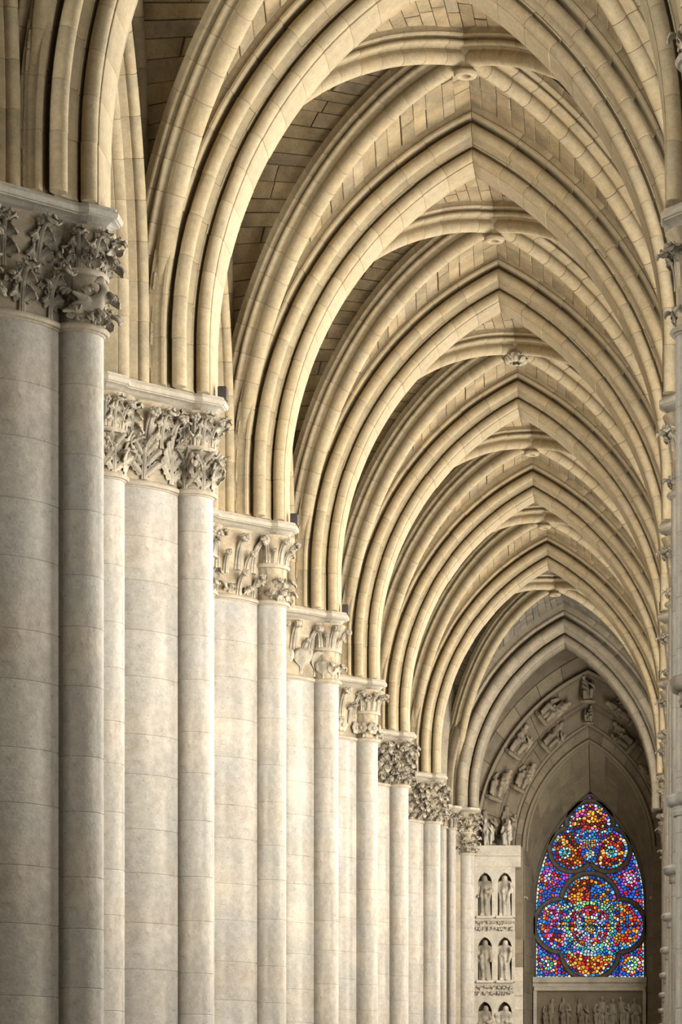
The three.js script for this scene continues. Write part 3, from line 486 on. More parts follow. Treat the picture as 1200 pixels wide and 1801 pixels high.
function leaves(cap, rows, r0, r1, a0, a1, mats) {   // angle 0 looks along +x (the aisle), 90 degrees towards the camera
  for (const [key, y, n, sc, off] of rows) for (let k = 0; k < n; k++) {
    const a = (k + off) / n * 2 * Math.PI; let d = a * 180 / Math.PI; if (d > 180) d -= 360; if (d < a0 || d > a1) continue;
    const m = part('leaf', LEAF[key], pick(mats), cap), r = bellR(r0, r1, 1, y) + 0.004, ja = a + rr(-0.04, 0.04);
    m.position.set(Math.cos(ja) * r, y + rr(-0.012, 0.012), -Math.sin(ja) * r * -1); m.rotation.y = Math.PI / 2 - ja; m.position.z = Math.sin(ja) * r;
    const s = sc * rr(0.93, 1.07); m.scale.set(s * (key === 'palm' || key === 'oak' ? 1.05 : 1), s, s);
    if (key === 'vine' || key === 'small') { m.rotateZ(rr(-0.7, 0.7)); m.rotateX(rr(-0.1, 0.25)); }
  }
}
const bird = (() => blob([[[-0.10, 0.10, 0], [0.06, 0.15, 0], 0.05, 0.065], [[0.06, 0.16, 0], [0.12, 0.27, 0.02], 0.045, 0.028], [[0.12, 0.27, 0.02], [0.08, 0.33, 0.05], 0.028, 0.03], [[0.08, 0.33, 0.05], [0.02, 0.30, 0.08], 0.024, 0.008], [[-0.10, 0.10, 0], [-0.22, 0.05, 0.02], 0.035, 0.012], [[-0.04, 0.16, 0.04], [-0.15, 0.20, 0.06], 0.035, 0.015], [[0.0, 0.10, 0.02], [0.02, 0.01, 0.03], 0.02, 0.012], [[0.06, 0.10, 0.0], [0.08, 0.01, 0.02], 0.02, 0.012]], [-0.26, 0.2, -0.03, 0.4, -0.1, 0.14], 40, 0.03))();
const NECK = 8.33 + EYE, COURSE_CORE = [0.62, 0.55, 0.68, 0.5, 0.72, 0.58], COURSE_SHAFT = [0.6, 0.52, 0.66, 0.56, 0.71];
const PIER_LABEL = ['', 'nearest clustered pier at the left edge, dark lobed leaves and a bird on its capital', 'second clustered pier from the left edge, spread palm leaves low on its capital', 'third clustered pier, tall stalks with leafy knobs in rows on its capital', 'fourth clustered pier, smooth stalks ending in rolled balls on its capital', 'fifth clustered pier, flower rosettes low on the capital of its shaft', 'sixth clustered pier, first with a capital of dense small leaves', 'seventh clustered pier, second with a capital of dense small leaves'];
function pier(i) {
  const x = PIER_X(i), z = -depth(i), st = STYLE[i], t = thing('clustered_pier', PIER_LABEL[i], 'pier', 'clustered piers along the left side of the aisle', [x, 0, z]);
  part('base', polySweep(ABACUS_PLAN, [[0.12, 0], [0.12, 0.35], [0.04, 0.42], [0.02, 0.6], [-0.06, 0.66], [-0.1, 0.8]]), M.pier[0], t);
  shaft(t, 'core', 0, 0, 0.82, 0.8, NECK, COURSE_CORE, M.pier, 64);
  const spots = [[0.95, 0, 0], [0, 0.95, 90], [-0.95, 0, 180], [0, -0.95, -90]];
  for (const [dx, dz] of spots) shaft(t, 'colonnette', dx, dz, 0.255, 0.8, NECK, COURSE_SHAFT.map((h, k) => COURSE_SHAFT[(k + i) % 5]), M.pier, 36);
  const dark = i === 1 ? [M.carved[0], M.carved[1]] : i >= 6 ? M.carved : [M.carved[0], M.carved[2]];
  const cap = part('capital', bell(0.82, 0.95, 1.0), M[st.bell], t); cap.position.y = NECK;
  const ring = part('neck_ring', neckRing(0.82), M.abacus[1], t); ring.position.y = NECK;
  leaves(cap, st.core, 0.83, 0.95, -75, 150, dark);
  for (const [dx, dz, a] of spots) {
    const c = part('capital', bell(0.245, 0.36, 1.0), M[st.bell], t); c.position.set(dx, NECK, dz);
    part('neck_ring', neckRing(0.255), M.abacus[1], t).position.set(dx, NECK, dz);
    if (!st.plain) { const m = part('astragal', midRing(0.28), M.abacus[1], c); m.position.y = 0.55; }
    if (a === 0 || a === 90) leaves(c, st.shaft, 0.25, 0.36, a === 0 ? -100 : -10, a === 0 ? 110 : 180, dark);
    if (st.bird && a === 0) { const b = part('carved_bird', bird, M.carved[0], c, 'small carved bird among the leaves'); b.position.set(0.16, 0.05, 0.24); b.rotation.y = 0.5; b.scale.setScalar(1.25); }
  }
  part('abacus', abacusGeometry, M.abacus[i === 1 ? 0 : 1], t).position.y = 9.32 + EYE;
  part('springer', polySweep(octagon(0.62), [[0, 0], [0, 2.6], [-0.2, 3.0]]), M.archDark, t).position.y = SPRING;
}
function octagon(r) { return Array.from({ length: 8 }, (_, k) => [r * Math.cos((k + 0.5) * Math.PI / 4), r * Math.sin((k + 0.5) * Math.PI / 4)]); }
for (let i = 1; i <= 7; i++) pier(i);

// ---------------------------------------------------------------- transverse and arcade arches, vault bays
for (let i = 1; i <= 8; i++) {
  const a = arches[i], k = a.big ? 'Big' : '', t = thing('transverse_arch', i === 8 ? 'last and lowest grey transverse arch, right before the carved arch round the window' : `moulded arch across the aisle from the ${pierNames[i]}`, 'arch', 'transverse arches across the aisle', [a.ax, a.y0, a.z]);
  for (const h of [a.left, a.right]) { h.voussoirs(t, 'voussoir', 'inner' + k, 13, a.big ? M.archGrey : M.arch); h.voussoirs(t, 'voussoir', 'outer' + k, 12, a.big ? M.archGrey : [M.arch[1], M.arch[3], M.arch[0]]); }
}
for (let i = 0; i <= 7; i++) vaultBay(i);
for (let i = 0; i <= 7; i++) {
  const { zc, hs, R, s0 } = arcadeSpec(i), t = thing('arcade_arch', `pointed arcade arch opening to the nave just before the ${pierOrdinal(i + 1)} left pier`, 'arch', 'arcade arches between the left piers', [-6.81, SPRING, zc]);
  for (const s of [-1, 1]) new HalfArch(-6.81, zc + s * hs, 0, -s, hs, R, SPRING, s0).voussoirs(t, 'voussoir', 'arcade', 11, M.arch);
}

// ---------------------------------------------------------------- last left pier, by the west wall
{
  const t = thing('tower_pier', 'last left pier with three separate shafts under leafy capitals, beside the wall of statues', 'pier', null, [-5.32, 0, -80.4]);
  const top = 9.67 + EYE, neck = top - 1.28;
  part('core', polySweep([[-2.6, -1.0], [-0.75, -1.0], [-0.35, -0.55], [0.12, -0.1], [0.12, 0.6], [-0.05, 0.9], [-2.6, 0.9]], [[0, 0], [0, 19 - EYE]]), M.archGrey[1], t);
  for (const [dx, dz, r, tiers] of [[0, 0.1, 0.26, 2], [-0.36, 0.62, 0.125, 1], [-0.60, 1.02, 0.125, 1]]) {
    const nk = tiers === 2 ? neck : top - 0.62;
    shaft(t, 'colonnette', dx, dz, r, 0, nk, COURSE_SHAFT, M.pier, 32);
    const h = top - 0.12 - nk, c = part('capital', bell(r - 0.01, r + 0.10, h), M.bell, t); c.position.set(dx, nk, dz);
    part('neck_ring', neckRing(r), M.abacus[1], t).position.set(dx, nk, dz);
    const rows = tiers === 2 ? [['vine', 0.02, 9, 1, 0], ['vine', 0.2, 9, 1, 0.5], ['vine', 0.38, 9, 1, 0], ['vine', 0.62, 9, 1.1, 0.5], ['vine', 0.8, 9, 1.1, 0], ['vine', 0.95, 9, 1.1, 0.5]] : [['upright', 0.02, 8, 0.75, 0], ['vine', 0.3, 8, 0.9, 0.5]];
    leaves(c, rows, r, r + 0.08, -110, 180, M.carved);
    if (tiers === 2) part('astragal', midRing(r + 0.02), M.abacus[1], c).position.y = 0.58;
    const ab = part('abacus', polySweep(octagon(r + 0.2), [[-0.08, 0], [0, 0.06], [0, 0.12]]), M.abacus[1], t); ab.position.set(dx, top - 0.12, dz);
  }
}

// ---------------------------------------------------------------- responds on the right wall
const RESPOND_LABEL = ['foremost wall shaft on the right, seen only as a dark ring moulding at the edge', 'wall shaft on the right under the topmost right-hand capital', 'wall shaft on the right under the second right-hand capital from the top', 'wall shaft on the right under the third right-hand capital from the top', 'wall shaft on the right under the fourth right-hand capital from the top', 'wall shaft on the right under the fifth right-hand capital from the top', 'wall shaft on the right under the sixth right-hand capital from the top', 'wall shaft on the right under the seventh right-hand capital from the top', 'last wall shaft on the right, beside the stained glass window'];
const respondPlan = [[-0.40, -0.13], [-0.22, -0.36], [-0.02, -0.46], [0.02, -0.72], [0.35, -0.78], [0.35, 0.78], [0.02, 0.72], [-0.02, 0.46], [-0.22, 0.36], [-0.40, 0.13]];
for (let i = 0; i <= 8; i++) {
  const t = thing('wall_respond', RESPOND_LABEL[i], 'column', 'shafts along the right wall', [0.475, 0, -depth(i)]);
  shaft(t, 'colonnette', 0, 0, 0.25, 0, NECK, COURSE_SHAFT, M.pier, 32);
  for (const s of [-1, 1]) shaft(t, 'colonnette', 0.13, s * 0.5, 0.14, 0, NECK + 0.3, COURSE_SHAFT, M.pier, 24);
  const c = part('capital', bell(0.24, 0.34, 1.0), M.bellWarm, t); c.position.y = NECK;
  part('neck_ring', neckRing(0.25), M.abacus[1], t).position.y = NECK;
  for (const [key, y, n, sc, off] of [['upright', 0.42, 8, 0.95, 0], ['crocketSmall', 0.55, 8, 1.1, 0.5], ['small', 0.1, 8, 1.3, 0]]) for (let k = 0; k < n; k++) { const a = (k + off) / n * 6.283; if (Math.cos(a) > 0.4) continue; const m = part('leaf', LEAF[key], pick(M.carved), c); m.position.set(Math.cos(a) * 0.25, y, Math.sin(a) * 0.25); m.rotation.y = Math.PI / 2 - a; m.scale.set(sc * 0.8, sc * 0.85, sc * 0.7); }
  const ab = part('abacus', polySweep(respondPlan.map(([a, b]) => [a, b]), ABACUS_PROFILE), M.abacus[1], t); ab.position.y = 9.32 + EYE;
  const r = part('ring_moulding', toCreasedNormals(lathe([[0.2, -0.17], [0.275, -0.165], [0.29, -0.13], [0.275, -0.1], [0.285, -0.07], [0.335, -0.055], [0.36, -0.02], [0.365, 0.015], [0.345, 0.045], [0.30, 0.06], [0.2, 0.07]], 40), 0.7), i === 0 ? M.carved[1] : M.pier[0], t); r.position.y = 3.57 + EYE;
  if (i >= 2) { const hk = part('iron_hook', new THREE.TubeGeometry(new THREE.CatmullRomCurve3([V3(-0.06, 0, 0), V3(-0.085, -0.04, 0.02), V3(-0.05, -0.07, 0.03), V3(0.03, -0.06, 0.03)]), 12, 0.006, 6), M.iron, t); hk.position.set(-0.08, 3.40 + EYE, 0.24); }
}

// dark stubs of sawn-off tie beams left on some abaci
const stub = toCreasedNormals(polySweep([[-0.055, -0.07], [0.055, -0.07], [0.06, 0.07], [-0.05, 0.075]], [[-0.004, 0], [0, 0.01], [0.002, 0.15], [-0.012, 0.165]]), 0.4);
for (const [x, i, dz, label] of [[-5.48, 2, 0.0, 'dark sawn-off tie beam stub on the corner of the palm-leaf capital'], [-5.48, 3, 0.0, 'dark sawn-off tie beam stub on the corner of the knobbed crocket capital'], [-5.48, 4, 0.0, 'dark sawn-off tie beam stub on the corner of the smooth volute capital'], [0.155, 2, 0.22, 'dark sawn-off tie beam stub on the second right-hand capital from the top'], [0.155, 4, 0.22, 'dark sawn-off tie beam stub on the fourth right-hand capital from the top'], [0.155, 5, 0.22, 'dark sawn-off tie beam stub on the fifth right-hand capital from the top']]) {
  const m = new THREE.Mesh(stub, M.stub); m.name = numbered('tie_beam_stub'); m.castShadow = m.receiveShadow = true; tag(m, label, 'tie beam', 'sawn-off tie beam stubs'); m.position.set(x, SPRING, -depth(i) + dz); scene.add(m);
}

// ---------------------------------------------------------------- west wall: archivolts, niches, window
const W0 = 59.8;                                            // pixels per metre at the wall's face, used only to read sizes off the photograph
const WX = -1.93, SPW = 8.95 + EYE;
const edges = [[1.90, 3.26], [2.20, 3.72], [2.67, 4.27], [3.25, 5.15], [3.75, 5.75]].map(([hs, rise]) => ({ hs, rise, R: (hs * hs + rise * rise) / (2 * hs) }));
const edgePoint = (e, f, s) => { const th = Math.acos((e.R - e.hs) / e.R) * f; return [s * (e.hs - e.R + e.R * Math.cos(th)), e.R * Math.sin(th)]; };
const wall = new THREE.Group(); wall.name = 'wall_west'; wall.userData.kind = 'structure'; scene.add(wall);
{
  // the wall's masonry round the arch
  const e = edges[4], pts = []; for (let k = 0; k <= 20; k++) pts.push(edgePoint(e, k / 20, 1));
  const sh = new THREE.Shape(); sh.moveTo(WX + 6, 0); sh.lineTo(WX + 6, 19.7); sh.lineTo(-22, 19.7); sh.lineTo(-22, 0); sh.closePath();
  const h = new THREE.Path(); h.moveTo(WX - 1.9, 0.2); h.lineTo(WX - 1.9, SPW); h.lineTo(WX - e.hs, SPW); for (const [a, y] of pts) h.lineTo(WX - a, SPW + y); for (const [a, y] of pts.slice(0, -1).reverse()) h.lineTo(WX + a, SPW + y); h.lineTo(WX + 1.9, SPW); h.lineTo(WX + 1.9, 0.2); h.closePath(); sh.holes.push(h);
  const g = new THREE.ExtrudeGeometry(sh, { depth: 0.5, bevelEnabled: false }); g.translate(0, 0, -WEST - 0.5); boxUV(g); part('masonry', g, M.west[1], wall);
  // splayed orders: bands between neighbouring edges stepping back, cut into voussoirs
  const z = [-WEST - 1.15, -WEST - 0.95, -WEST - 0.55, -WEST - 0.15, -WEST];
  const band = (e0, e1, z0, z1, f0, f1, s, lip) => {
    const P = (e, f, zz) => { const [a, y] = edgePoint(e, f, s); return V3(WX + a, SPW + y, zz); }, n = 4, pos = [], idx = [];
    for (let k = 0; k <= n; k++) { const f = f0 + (f1 - f0) * k / n; const a = P(e0, f, z0), b = P(e1, f, z1), m1 = a.clone().lerp(b, 0.08), m2 = a.clone().lerp(b, 0.92); m1.z += lip; m2.z += lip; for (const p of [a.clone().setZ(z0 - 0.3), a, m1, a.clone().lerp(b, 0.16), a.clone().lerp(b, 0.84), m2, b, b.clone().setZ(z0 - 0.3)]) pos.push(p.x, p.y, p.z); }
    for (let k = 0; k < n; k++) for (let j = 0; j < 7; j++) { const a = k * 8 + j, b = a + 1, c = a + 8, d = c + 1; s > 0 ? idx.push(a, d, b, a, c, d) : idx.push(a, b, d, a, d, c); }
    for (const [k, w] of [[0, 0], [n, 1]]) for (let j = 1; j < 7; j++) { const a = k * 8; (w === (s > 0 ? 1 : 0)) ? idx.push(a, a + j, a + j + 1) : idx.push(a, a + j + 1, a + j); }
    let g = new THREE.BufferGeometry(); g.setAttribute('position', new THREE.Float32BufferAttribute(pos, 3)); g.setIndex(idx); g = toCreasedNormals(g, 0.4); boxUV(g); return g;
  };
  for (const s of [-1, 1]) for (const [k, n, lip] of [[0, 9, 0.05], [1, 5, 0.05], [2, 6, 0.05], [3, 8, 0.04]]) for (let q = 0; q < n; q++)
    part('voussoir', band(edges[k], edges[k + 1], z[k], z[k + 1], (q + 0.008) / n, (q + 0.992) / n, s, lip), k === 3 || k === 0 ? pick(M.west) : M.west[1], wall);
  // roll mouldings following the edges
  for (const [k, r, dz] of [[0, 0.05, 0.10], [0, 0.035, -0.06], [1, 0.05, 0.06], [3, 0.06, 0.04], [3, 0.04, 0.16]]) for (const s of [-1, 1]) {
    const e = edges[k], pts = []; for (let q = 0; q <= 24; q++) { const [a, y] = edgePoint({ ...e, hs: e.hs + (dz < 0 ? -0.05 : 0.05), R: e.R }, q / 24, s); pts.push(V3(WX + a, SPW + y, z[k] + dz)); }
    const g = new THREE.TubeGeometry(new THREE.CatmullRomCurve3(pts), 40, r, 8); part('roll_moulding', g, M.west[2], wall);
  }
  // deep reveal between the inner order and the glass, built of stones
  const zg = -86.2, eIn = { hs: 1.69, rise: 3.36 }; eIn.R = (eIn.hs ** 2 + eIn.rise ** 2) / (2 * eIn.hs);
  const SPG = 7.50 + EYE;   // springing of the glass
  const rev = (f0, f1, w0, w1, s) => {
    const P = (f, w, o) => { const [a, y] = edgePoint(edges[0], f, s), [b, y2] = edgePoint(eIn, f, s), A = V3(WX + a, SPW + y, z[0] + 0.02), B = V3(WX + b, SPG + y2, zg - 0.05); const p = A.lerp(B, w); p.x += s * o * 0.8; p.y += o * 0.6 * f; return p; };
    const n = 4, pos = [], idx = [];
    for (let k = 0; k <= n; k++) { const f = f0 + (f1 - f0) * k / n, i = 0.008; for (const [w, o] of [[w0, 0.25], [w0, 0.03], [w0 + i, 0], [w1 - i, 0], [w1, 0.03], [w1, 0.25]]) { const p = P(f, w, o + (k === 0 || k === n ? 0.012 : 0)); pos.push(p.x, p.y, p.z); } }
    for (let k = 0; k < n; k++) for (let j = 0; j < 5; j++) { const a = k * 6 + j, b = a + 1, c = a + 6, d = c + 1; s < 0 ? idx.push(a, d, b, a, c, d) : idx.push(a, b, d, a, d, c); }
    let g = new THREE.BufferGeometry(); g.setAttribute('position', new THREE.Float32BufferAttribute(pos, 3)); g.setIndex(idx); g = toCreasedNormals(g, 0.4); boxUV(g); return g;
  };
  for (const s of [-1, 1]) for (let q = 0; q < 7; q++) { const cut = q % 2 ? 0.42 : 0.6; part('stone', rev(q / 7, (q + 1) / 7, 0, cut, s), pick(M.west), wall); part('stone', rev(q / 7, (q + 1) / 7, cut, 1, s), pick(M.west), wall); }
  // straight jambs below the springing, in courses
  const jamb = (s, y0, y1, a0, a1, za, zb) => { const g = new THREE.BufferGeometry(), A = [WX + s * a0, za], B = [WX + s * a1, zb], o = s * 0.4, pos = [], quad = (p, q, r, t) => pos.push(...p, ...q, ...r, ...p, ...r, ...t); const c = 0.012, f = (P, y, d) => [P[0] + s * d, y, P[1]];
    const Q = [f(A, y0 + c, 0), f(B, y0 + c, 0), f(B, y1 - c, 0), f(A, y1 - c, 0)], R = [f(A, y0, c), f(B, y0, c), f(B, y1, c), f(A, y1, c)], T = [f(A, y0, 0.4), f(B, y0, 0.4), f(B, y1, 0.4), f(A, y1, 0.4)];
    const fl = s > 0; const add = (p, q, r, t) => (fl ? quad(p, t, r, q) : quad(p, q, r, t)); add(Q[0], Q[1], Q[2], Q[3]); for (let k = 0; k < 4; k++) { const n = (k + 1) % 4; add(R[k], R[n], Q[n], Q[k]); add(T[k], T[n], R[n], R[k]); }
    g.setAttribute('position', new THREE.Float32BufferAttribute(pos, 3)); g.computeVertexNormals(); boxUV(g); return g; };
  for (const s of [-1, 1]) { let y = 1.0, k = 0; while (y < SPW - 0.01) { let h = [0.55, 0.48, 0.62, 0.5][k % 4]; if (SPW - y - h < 0.3) h = SPW - y; const y1 = Math.min(SPW, y + h); part('stone', jamb(s, y, y1, 1.9, 1.78, z[0] + 0.02, -85.5), pick(M.west), wall); part('stone', jamb(s, y, y1, 1.78, 1.69, -85.5, zg - 0.05), pick(M.west), wall); y = y1; k++; } }
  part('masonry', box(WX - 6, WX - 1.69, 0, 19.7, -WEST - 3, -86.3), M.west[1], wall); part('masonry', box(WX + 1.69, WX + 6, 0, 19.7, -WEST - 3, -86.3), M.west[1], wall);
  { const s3 = new THREE.Shape(); s3.moveTo(WX - 1.7, SPG); const pp = []; for (let q = 0; q <= 20; q++) pp.push(edgePoint(eIn, q / 20, 1)); for (const [a, y] of pp) s3.lineTo(WX - a, SPG + y); for (const [a, y] of pp.slice(0, -1).reverse()) s3.lineTo(WX + a, SPG + y); s3.lineTo(WX + 1.7, 19.7); s3.lineTo(WX - 1.7, 19.7); const g3 = new THREE.ExtrudeGeometry(s3, { depth: 0.3, bevelEnabled: false }); g3.translate(0, 0, -86.6); boxUV(g3); part('masonry', g3, M.west[1], wall); }
  part('sill', mergeGeometries([box(WX - 1.72, WX + 1.72, 6.70, 6.86, -86.3, -85.75), box(WX - 1.72, WX + 1.72, 6.58, 6.70, -86.3, -85.85), box(WX - 1.72, WX + 1.72, 6.1, 6.58, -86.3, -85.95)]), M.westPale[1], wall);
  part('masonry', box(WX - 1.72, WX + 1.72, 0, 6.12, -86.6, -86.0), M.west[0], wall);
  // wall of niches left of the arch: courses, niches, carved friezes
  const zf = -WEST + 0.02, X0 = -6.2, XR = -4.07, nx = [-4.94, -4.36], hw = 0.215;
  const rows = [[1614, 1536], [1727, 1649], [1842, 1762]].map(([a, b]) => [(VY - a) / W0 + EYE, (VY - b) / W0 + EYE]);
  const T = 0.42;
  for (const [y0, y1] of rows) {
    const s4 = new THREE.Shape(); s4.moveTo(X0, y0 - 0.02); s4.lineTo(XR, y0 - 0.02); s4.lineTo(XR, y1 + 0.14); s4.lineTo(X0, y1 + 0.14); s4.closePath();
    for (const cx of nx) { const p = new THREE.Path(), ys = y1 - 0.33; p.moveTo(cx - hw, y0 + 0.02); p.lineTo(cx - hw, ys); for (let q = 1; q <= 8; q++) { const a = q / 8 * 1.02; p.lineTo(cx + hw * 0.9 - hw * 1.9 * Math.cos(a), ys + hw * 1.9 * Math.sin(a) * 0.92); } for (let q = 7; q >= 0; q--) { const a = q / 8 * 1.02; p.lineTo(cx - hw * 0.9 + hw * 1.9 * Math.cos(a), ys + hw * 1.9 * Math.sin(a) * 0.92); } p.lineTo(cx + hw, y0 + 0.02); p.closePath(); s4.holes.push(p); }
    const g = new THREE.ExtrudeGeometry(s4, { depth: T, bevelEnabled: true, bevelSize: 0.012, bevelThickness: 0.012, bevelSegments: 2 }); g.translate(0, 0, zf - 0.0); boxUV(g); part('niche_block', g, pick(M.westPale), wall);
    for (const cx of nx) part('niche_ledge', box(cx - hw - 0.03, cx + hw + 0.03, y0 - 0.05, y0 + 0.02, zf + 0.05, zf + T + 0.05), M.westPale[0], wall);
    // frieze of leaves below
    const fr = part('frieze', box(X0, XR, y0 - 0.43, y0 - 0.05, zf, zf + T - 0.05), M.westPale[1], wall);
    for (let q = 0; q < 16; q++) for (let w = 0; w < 2; w++) { const l = part('leaf', LEAF.small, M.statue[0], fr); l.position.set(-5.22 + q * 0.072, y0 - 0.40 + w * 0.17, zf + T - 0.06); l.rotation.z = rr(-1.2, 1.2); l.scale.setScalar(0.9); }
  }
  const yTop = rows[0][1] + 0.14; let y = yTop, hs = [0.32, 0.32];
  for (let k = 0; k < 2; k++) { part('stone', box(X0, XR + 0.18, y + 0.004, y + hs[k] - 0.004, zf, zf + T - 0.02), pick(M.westPale), wall); y += hs[k]; }
  for (let k = 0; k < 7; k++) part('stone', box(XR, -3.83, 4.9 + k * 0.42, 4.9 + k * 0.42 + 0.412, zf - 0.5, zf + (k < 5 ? 0.30 : 0.12) + (k % 2) * 0.03), pick(k < 5 ? M.westPale : M.west), wall);
  part('plinth', box(X0, XR, 0, rows[2][0] - 0.4, zf, zf + T), M.westPale[0], wall);
  // slender jamb shafts beside the arch
  for (const s of [-1, 1]) { const x = WX + s * 2.08, zz = -WEST - 0.62; const sh2 = new THREE.CylinderGeometry(0.095, 0.095, 2.1, 20).translate(0, 7.9 + 0, 0); const m = part('jamb_shaft', sh2, M.westPale[0], wall); m.position.set(x, 0, zz);
    const cp = part('jamb_capital', bell(0.095, 0.16, 0.42), M.westPale[1], wall); cp.position.set(x, 8.92, zz); for (let q = 0; q < 7; q++) { const a = q / 7 * 6.283, l = part('leaf', LEAF.small, M.statue[0], cp); l.position.set(Math.cos(a) * 0.1, 0.1, Math.sin(a) * 0.1); l.rotation.y = Math.PI / 2 - a; l.scale.setScalar(1.3); }
    const u = part('jamb_shaft', new THREE.CylinderGeometry(0.095, 0.095, SPW - 9.34 + 0.1, 20), M.westPale[0], wall); u.position.set(x, (SPW + 9.34) / 2, zz);
    const lo = part('jamb_shaft', new THREE.CylinderGeometry(0.11, 0.11, 5.8, 20), M.west[0], wall); lo.position.set(x + s * 0.03, 3.9, zz - 0.05); }
  // statues in the niches
  const SL = ['veiled stone statue in the upper left niche, hands joined at the waist', 'pale stone statue in the upper right niche, one arm raised', 'stone statue in the middle left niche, robe falling to its feet', 'bright stone statue in the middle right niche, mantle across the body', 'shaded stone statue in the lower left niche, cut by the picture edge', 'pale stone statue in the lower right niche, cut by the picture edge'];
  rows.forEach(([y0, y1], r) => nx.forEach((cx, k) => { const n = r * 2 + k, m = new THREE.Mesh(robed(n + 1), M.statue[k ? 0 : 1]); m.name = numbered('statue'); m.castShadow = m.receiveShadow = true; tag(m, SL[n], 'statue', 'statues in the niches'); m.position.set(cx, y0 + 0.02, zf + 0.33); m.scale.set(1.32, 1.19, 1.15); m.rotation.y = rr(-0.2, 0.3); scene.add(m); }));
  // figures on the two carved orders
  const FIG = [];
  const figure = (k, f, s, size, label, upright) => {
    const e = { hs: (edges[k].hs + edges[k + 1].hs) / 2, rise: (edges[k].rise + edges[k + 1].rise) / 2 }; e.R = (e.hs ** 2 + e.rise ** 2) / (2 * e.hs);
    const [a, yy] = edgePoint(e, f, s), th = Math.acos((e.R - e.hs) / e.R) * f, m = new THREE.Mesh(cached('cr' + (FIG.length % 6), () => crouched(FIG.length % 6 + 1)), pick(M.figure)); FIG.push(m);
    m.name = numbered('carved_figure'); m.castShadow = m.receiveShadow = true; tag(m, label, 'statue', 'carved figures round the window arch');
    m.rotation.z = upright ? 0 : s * th; m.scale.set(size * 1.05, size * 1.08, 0.95);
    m.position.set(WX + a + (upright ? 0 : s * Math.sin(th) * size * 0.45), SPW + yy - (upright ? size * 0.5 : Math.cos(th) * size * 0.45), (z[k] + z[k + 1]) / 2 + 0.2);
    scene.add(m);
    const can = new THREE.Mesh(cached('canopy', () => { const g = polySweep(octagon(0.2), [[-0.04, 0], [0, 0.04], [0.02, 0.09], [-0.05, 0.13]]); g.scale(1, 1, 0.7); return g; }), M.west[2]); can.name = 'console'; m.add(can); can.position.set(0, -0.14, 0.06); can.scale.set(1.5, 1, 1.3);
  };
  const posn = ['lowest', 'second', 'third', 'fourth'];
  for (const s of [-1, 1]) { [0.1, 0.33, 0.57, 0.80].forEach((f, q) => figure(2, f, s, 0.92, `carved figure on the outer order of the window arch, ${posn[q]} on the ${s < 0 ? 'left' : 'right'} curve`)); [0.16, 0.46, 0.76].forEach((f, q) => figure(1, f, s, 0.86, `carved figure on the inner order of the window arch, ${posn[q]} on the ${s < 0 ? 'left' : 'right'} curve`)); }
  figure(2, 1, 1, 0.72, 'carved group at the very top of the outer order of the window arch', true); figure(1, 1, 1, 0.5, 'carved group at the top of the inner order of the window arch', true);
  for (const [x, yb, hh, l] of [[-4.32, 8.95 + EYE, 0.85, 'seated figure carved on the block just left of the window arch'], [-4.86, 8.95 + EYE, 0.9, 'worn figure carved beside the last left pier, above the statues']]) { const m = new THREE.Mesh(crouched(x * 3), M.statue[0]); m.name = numbered('carved_figure'); m.castShadow = m.receiveShadow = true; tag(m, l, 'statue'); m.position.set(x, yb, zf + 0.1); m.scale.set(0.6, hh, 0.7); scene.add(m); }
  // relief under the window
  const panel = thing('relief_panel', 'dark worn stone relief of seated figures under the stained glass window', 'relief', null, [WX, 5.45, -85.94]);
  part('slab', box(-1.68, 1.68, -0.3, 1.1, -0.02, 0.05), M.west[1], panel); part('frame', mergeGeometries([box(-1.68, 1.68, 1.0, 1.12, 0, 0.16), box(-1.7, -1.6, -0.3, 1.0, 0, 0.14), box(1.6, 1.7, -0.3, 1.0, 0, 0.14)]), M.westPale[1], panel);
  [-1.25, -0.75, -0.2, 0.3, 0.62, 1.05, 1.4].forEach((x, q) => { const m = part('relief_figure', crouched(q * 5 + 2), q > 2 ? M.statue[1] : M.figure[1], panel); m.position.set(x, -0.15 + 0.06 * (q % 2), 0.05); m.scale.set(0.72, 1.0, 0.75); });
}

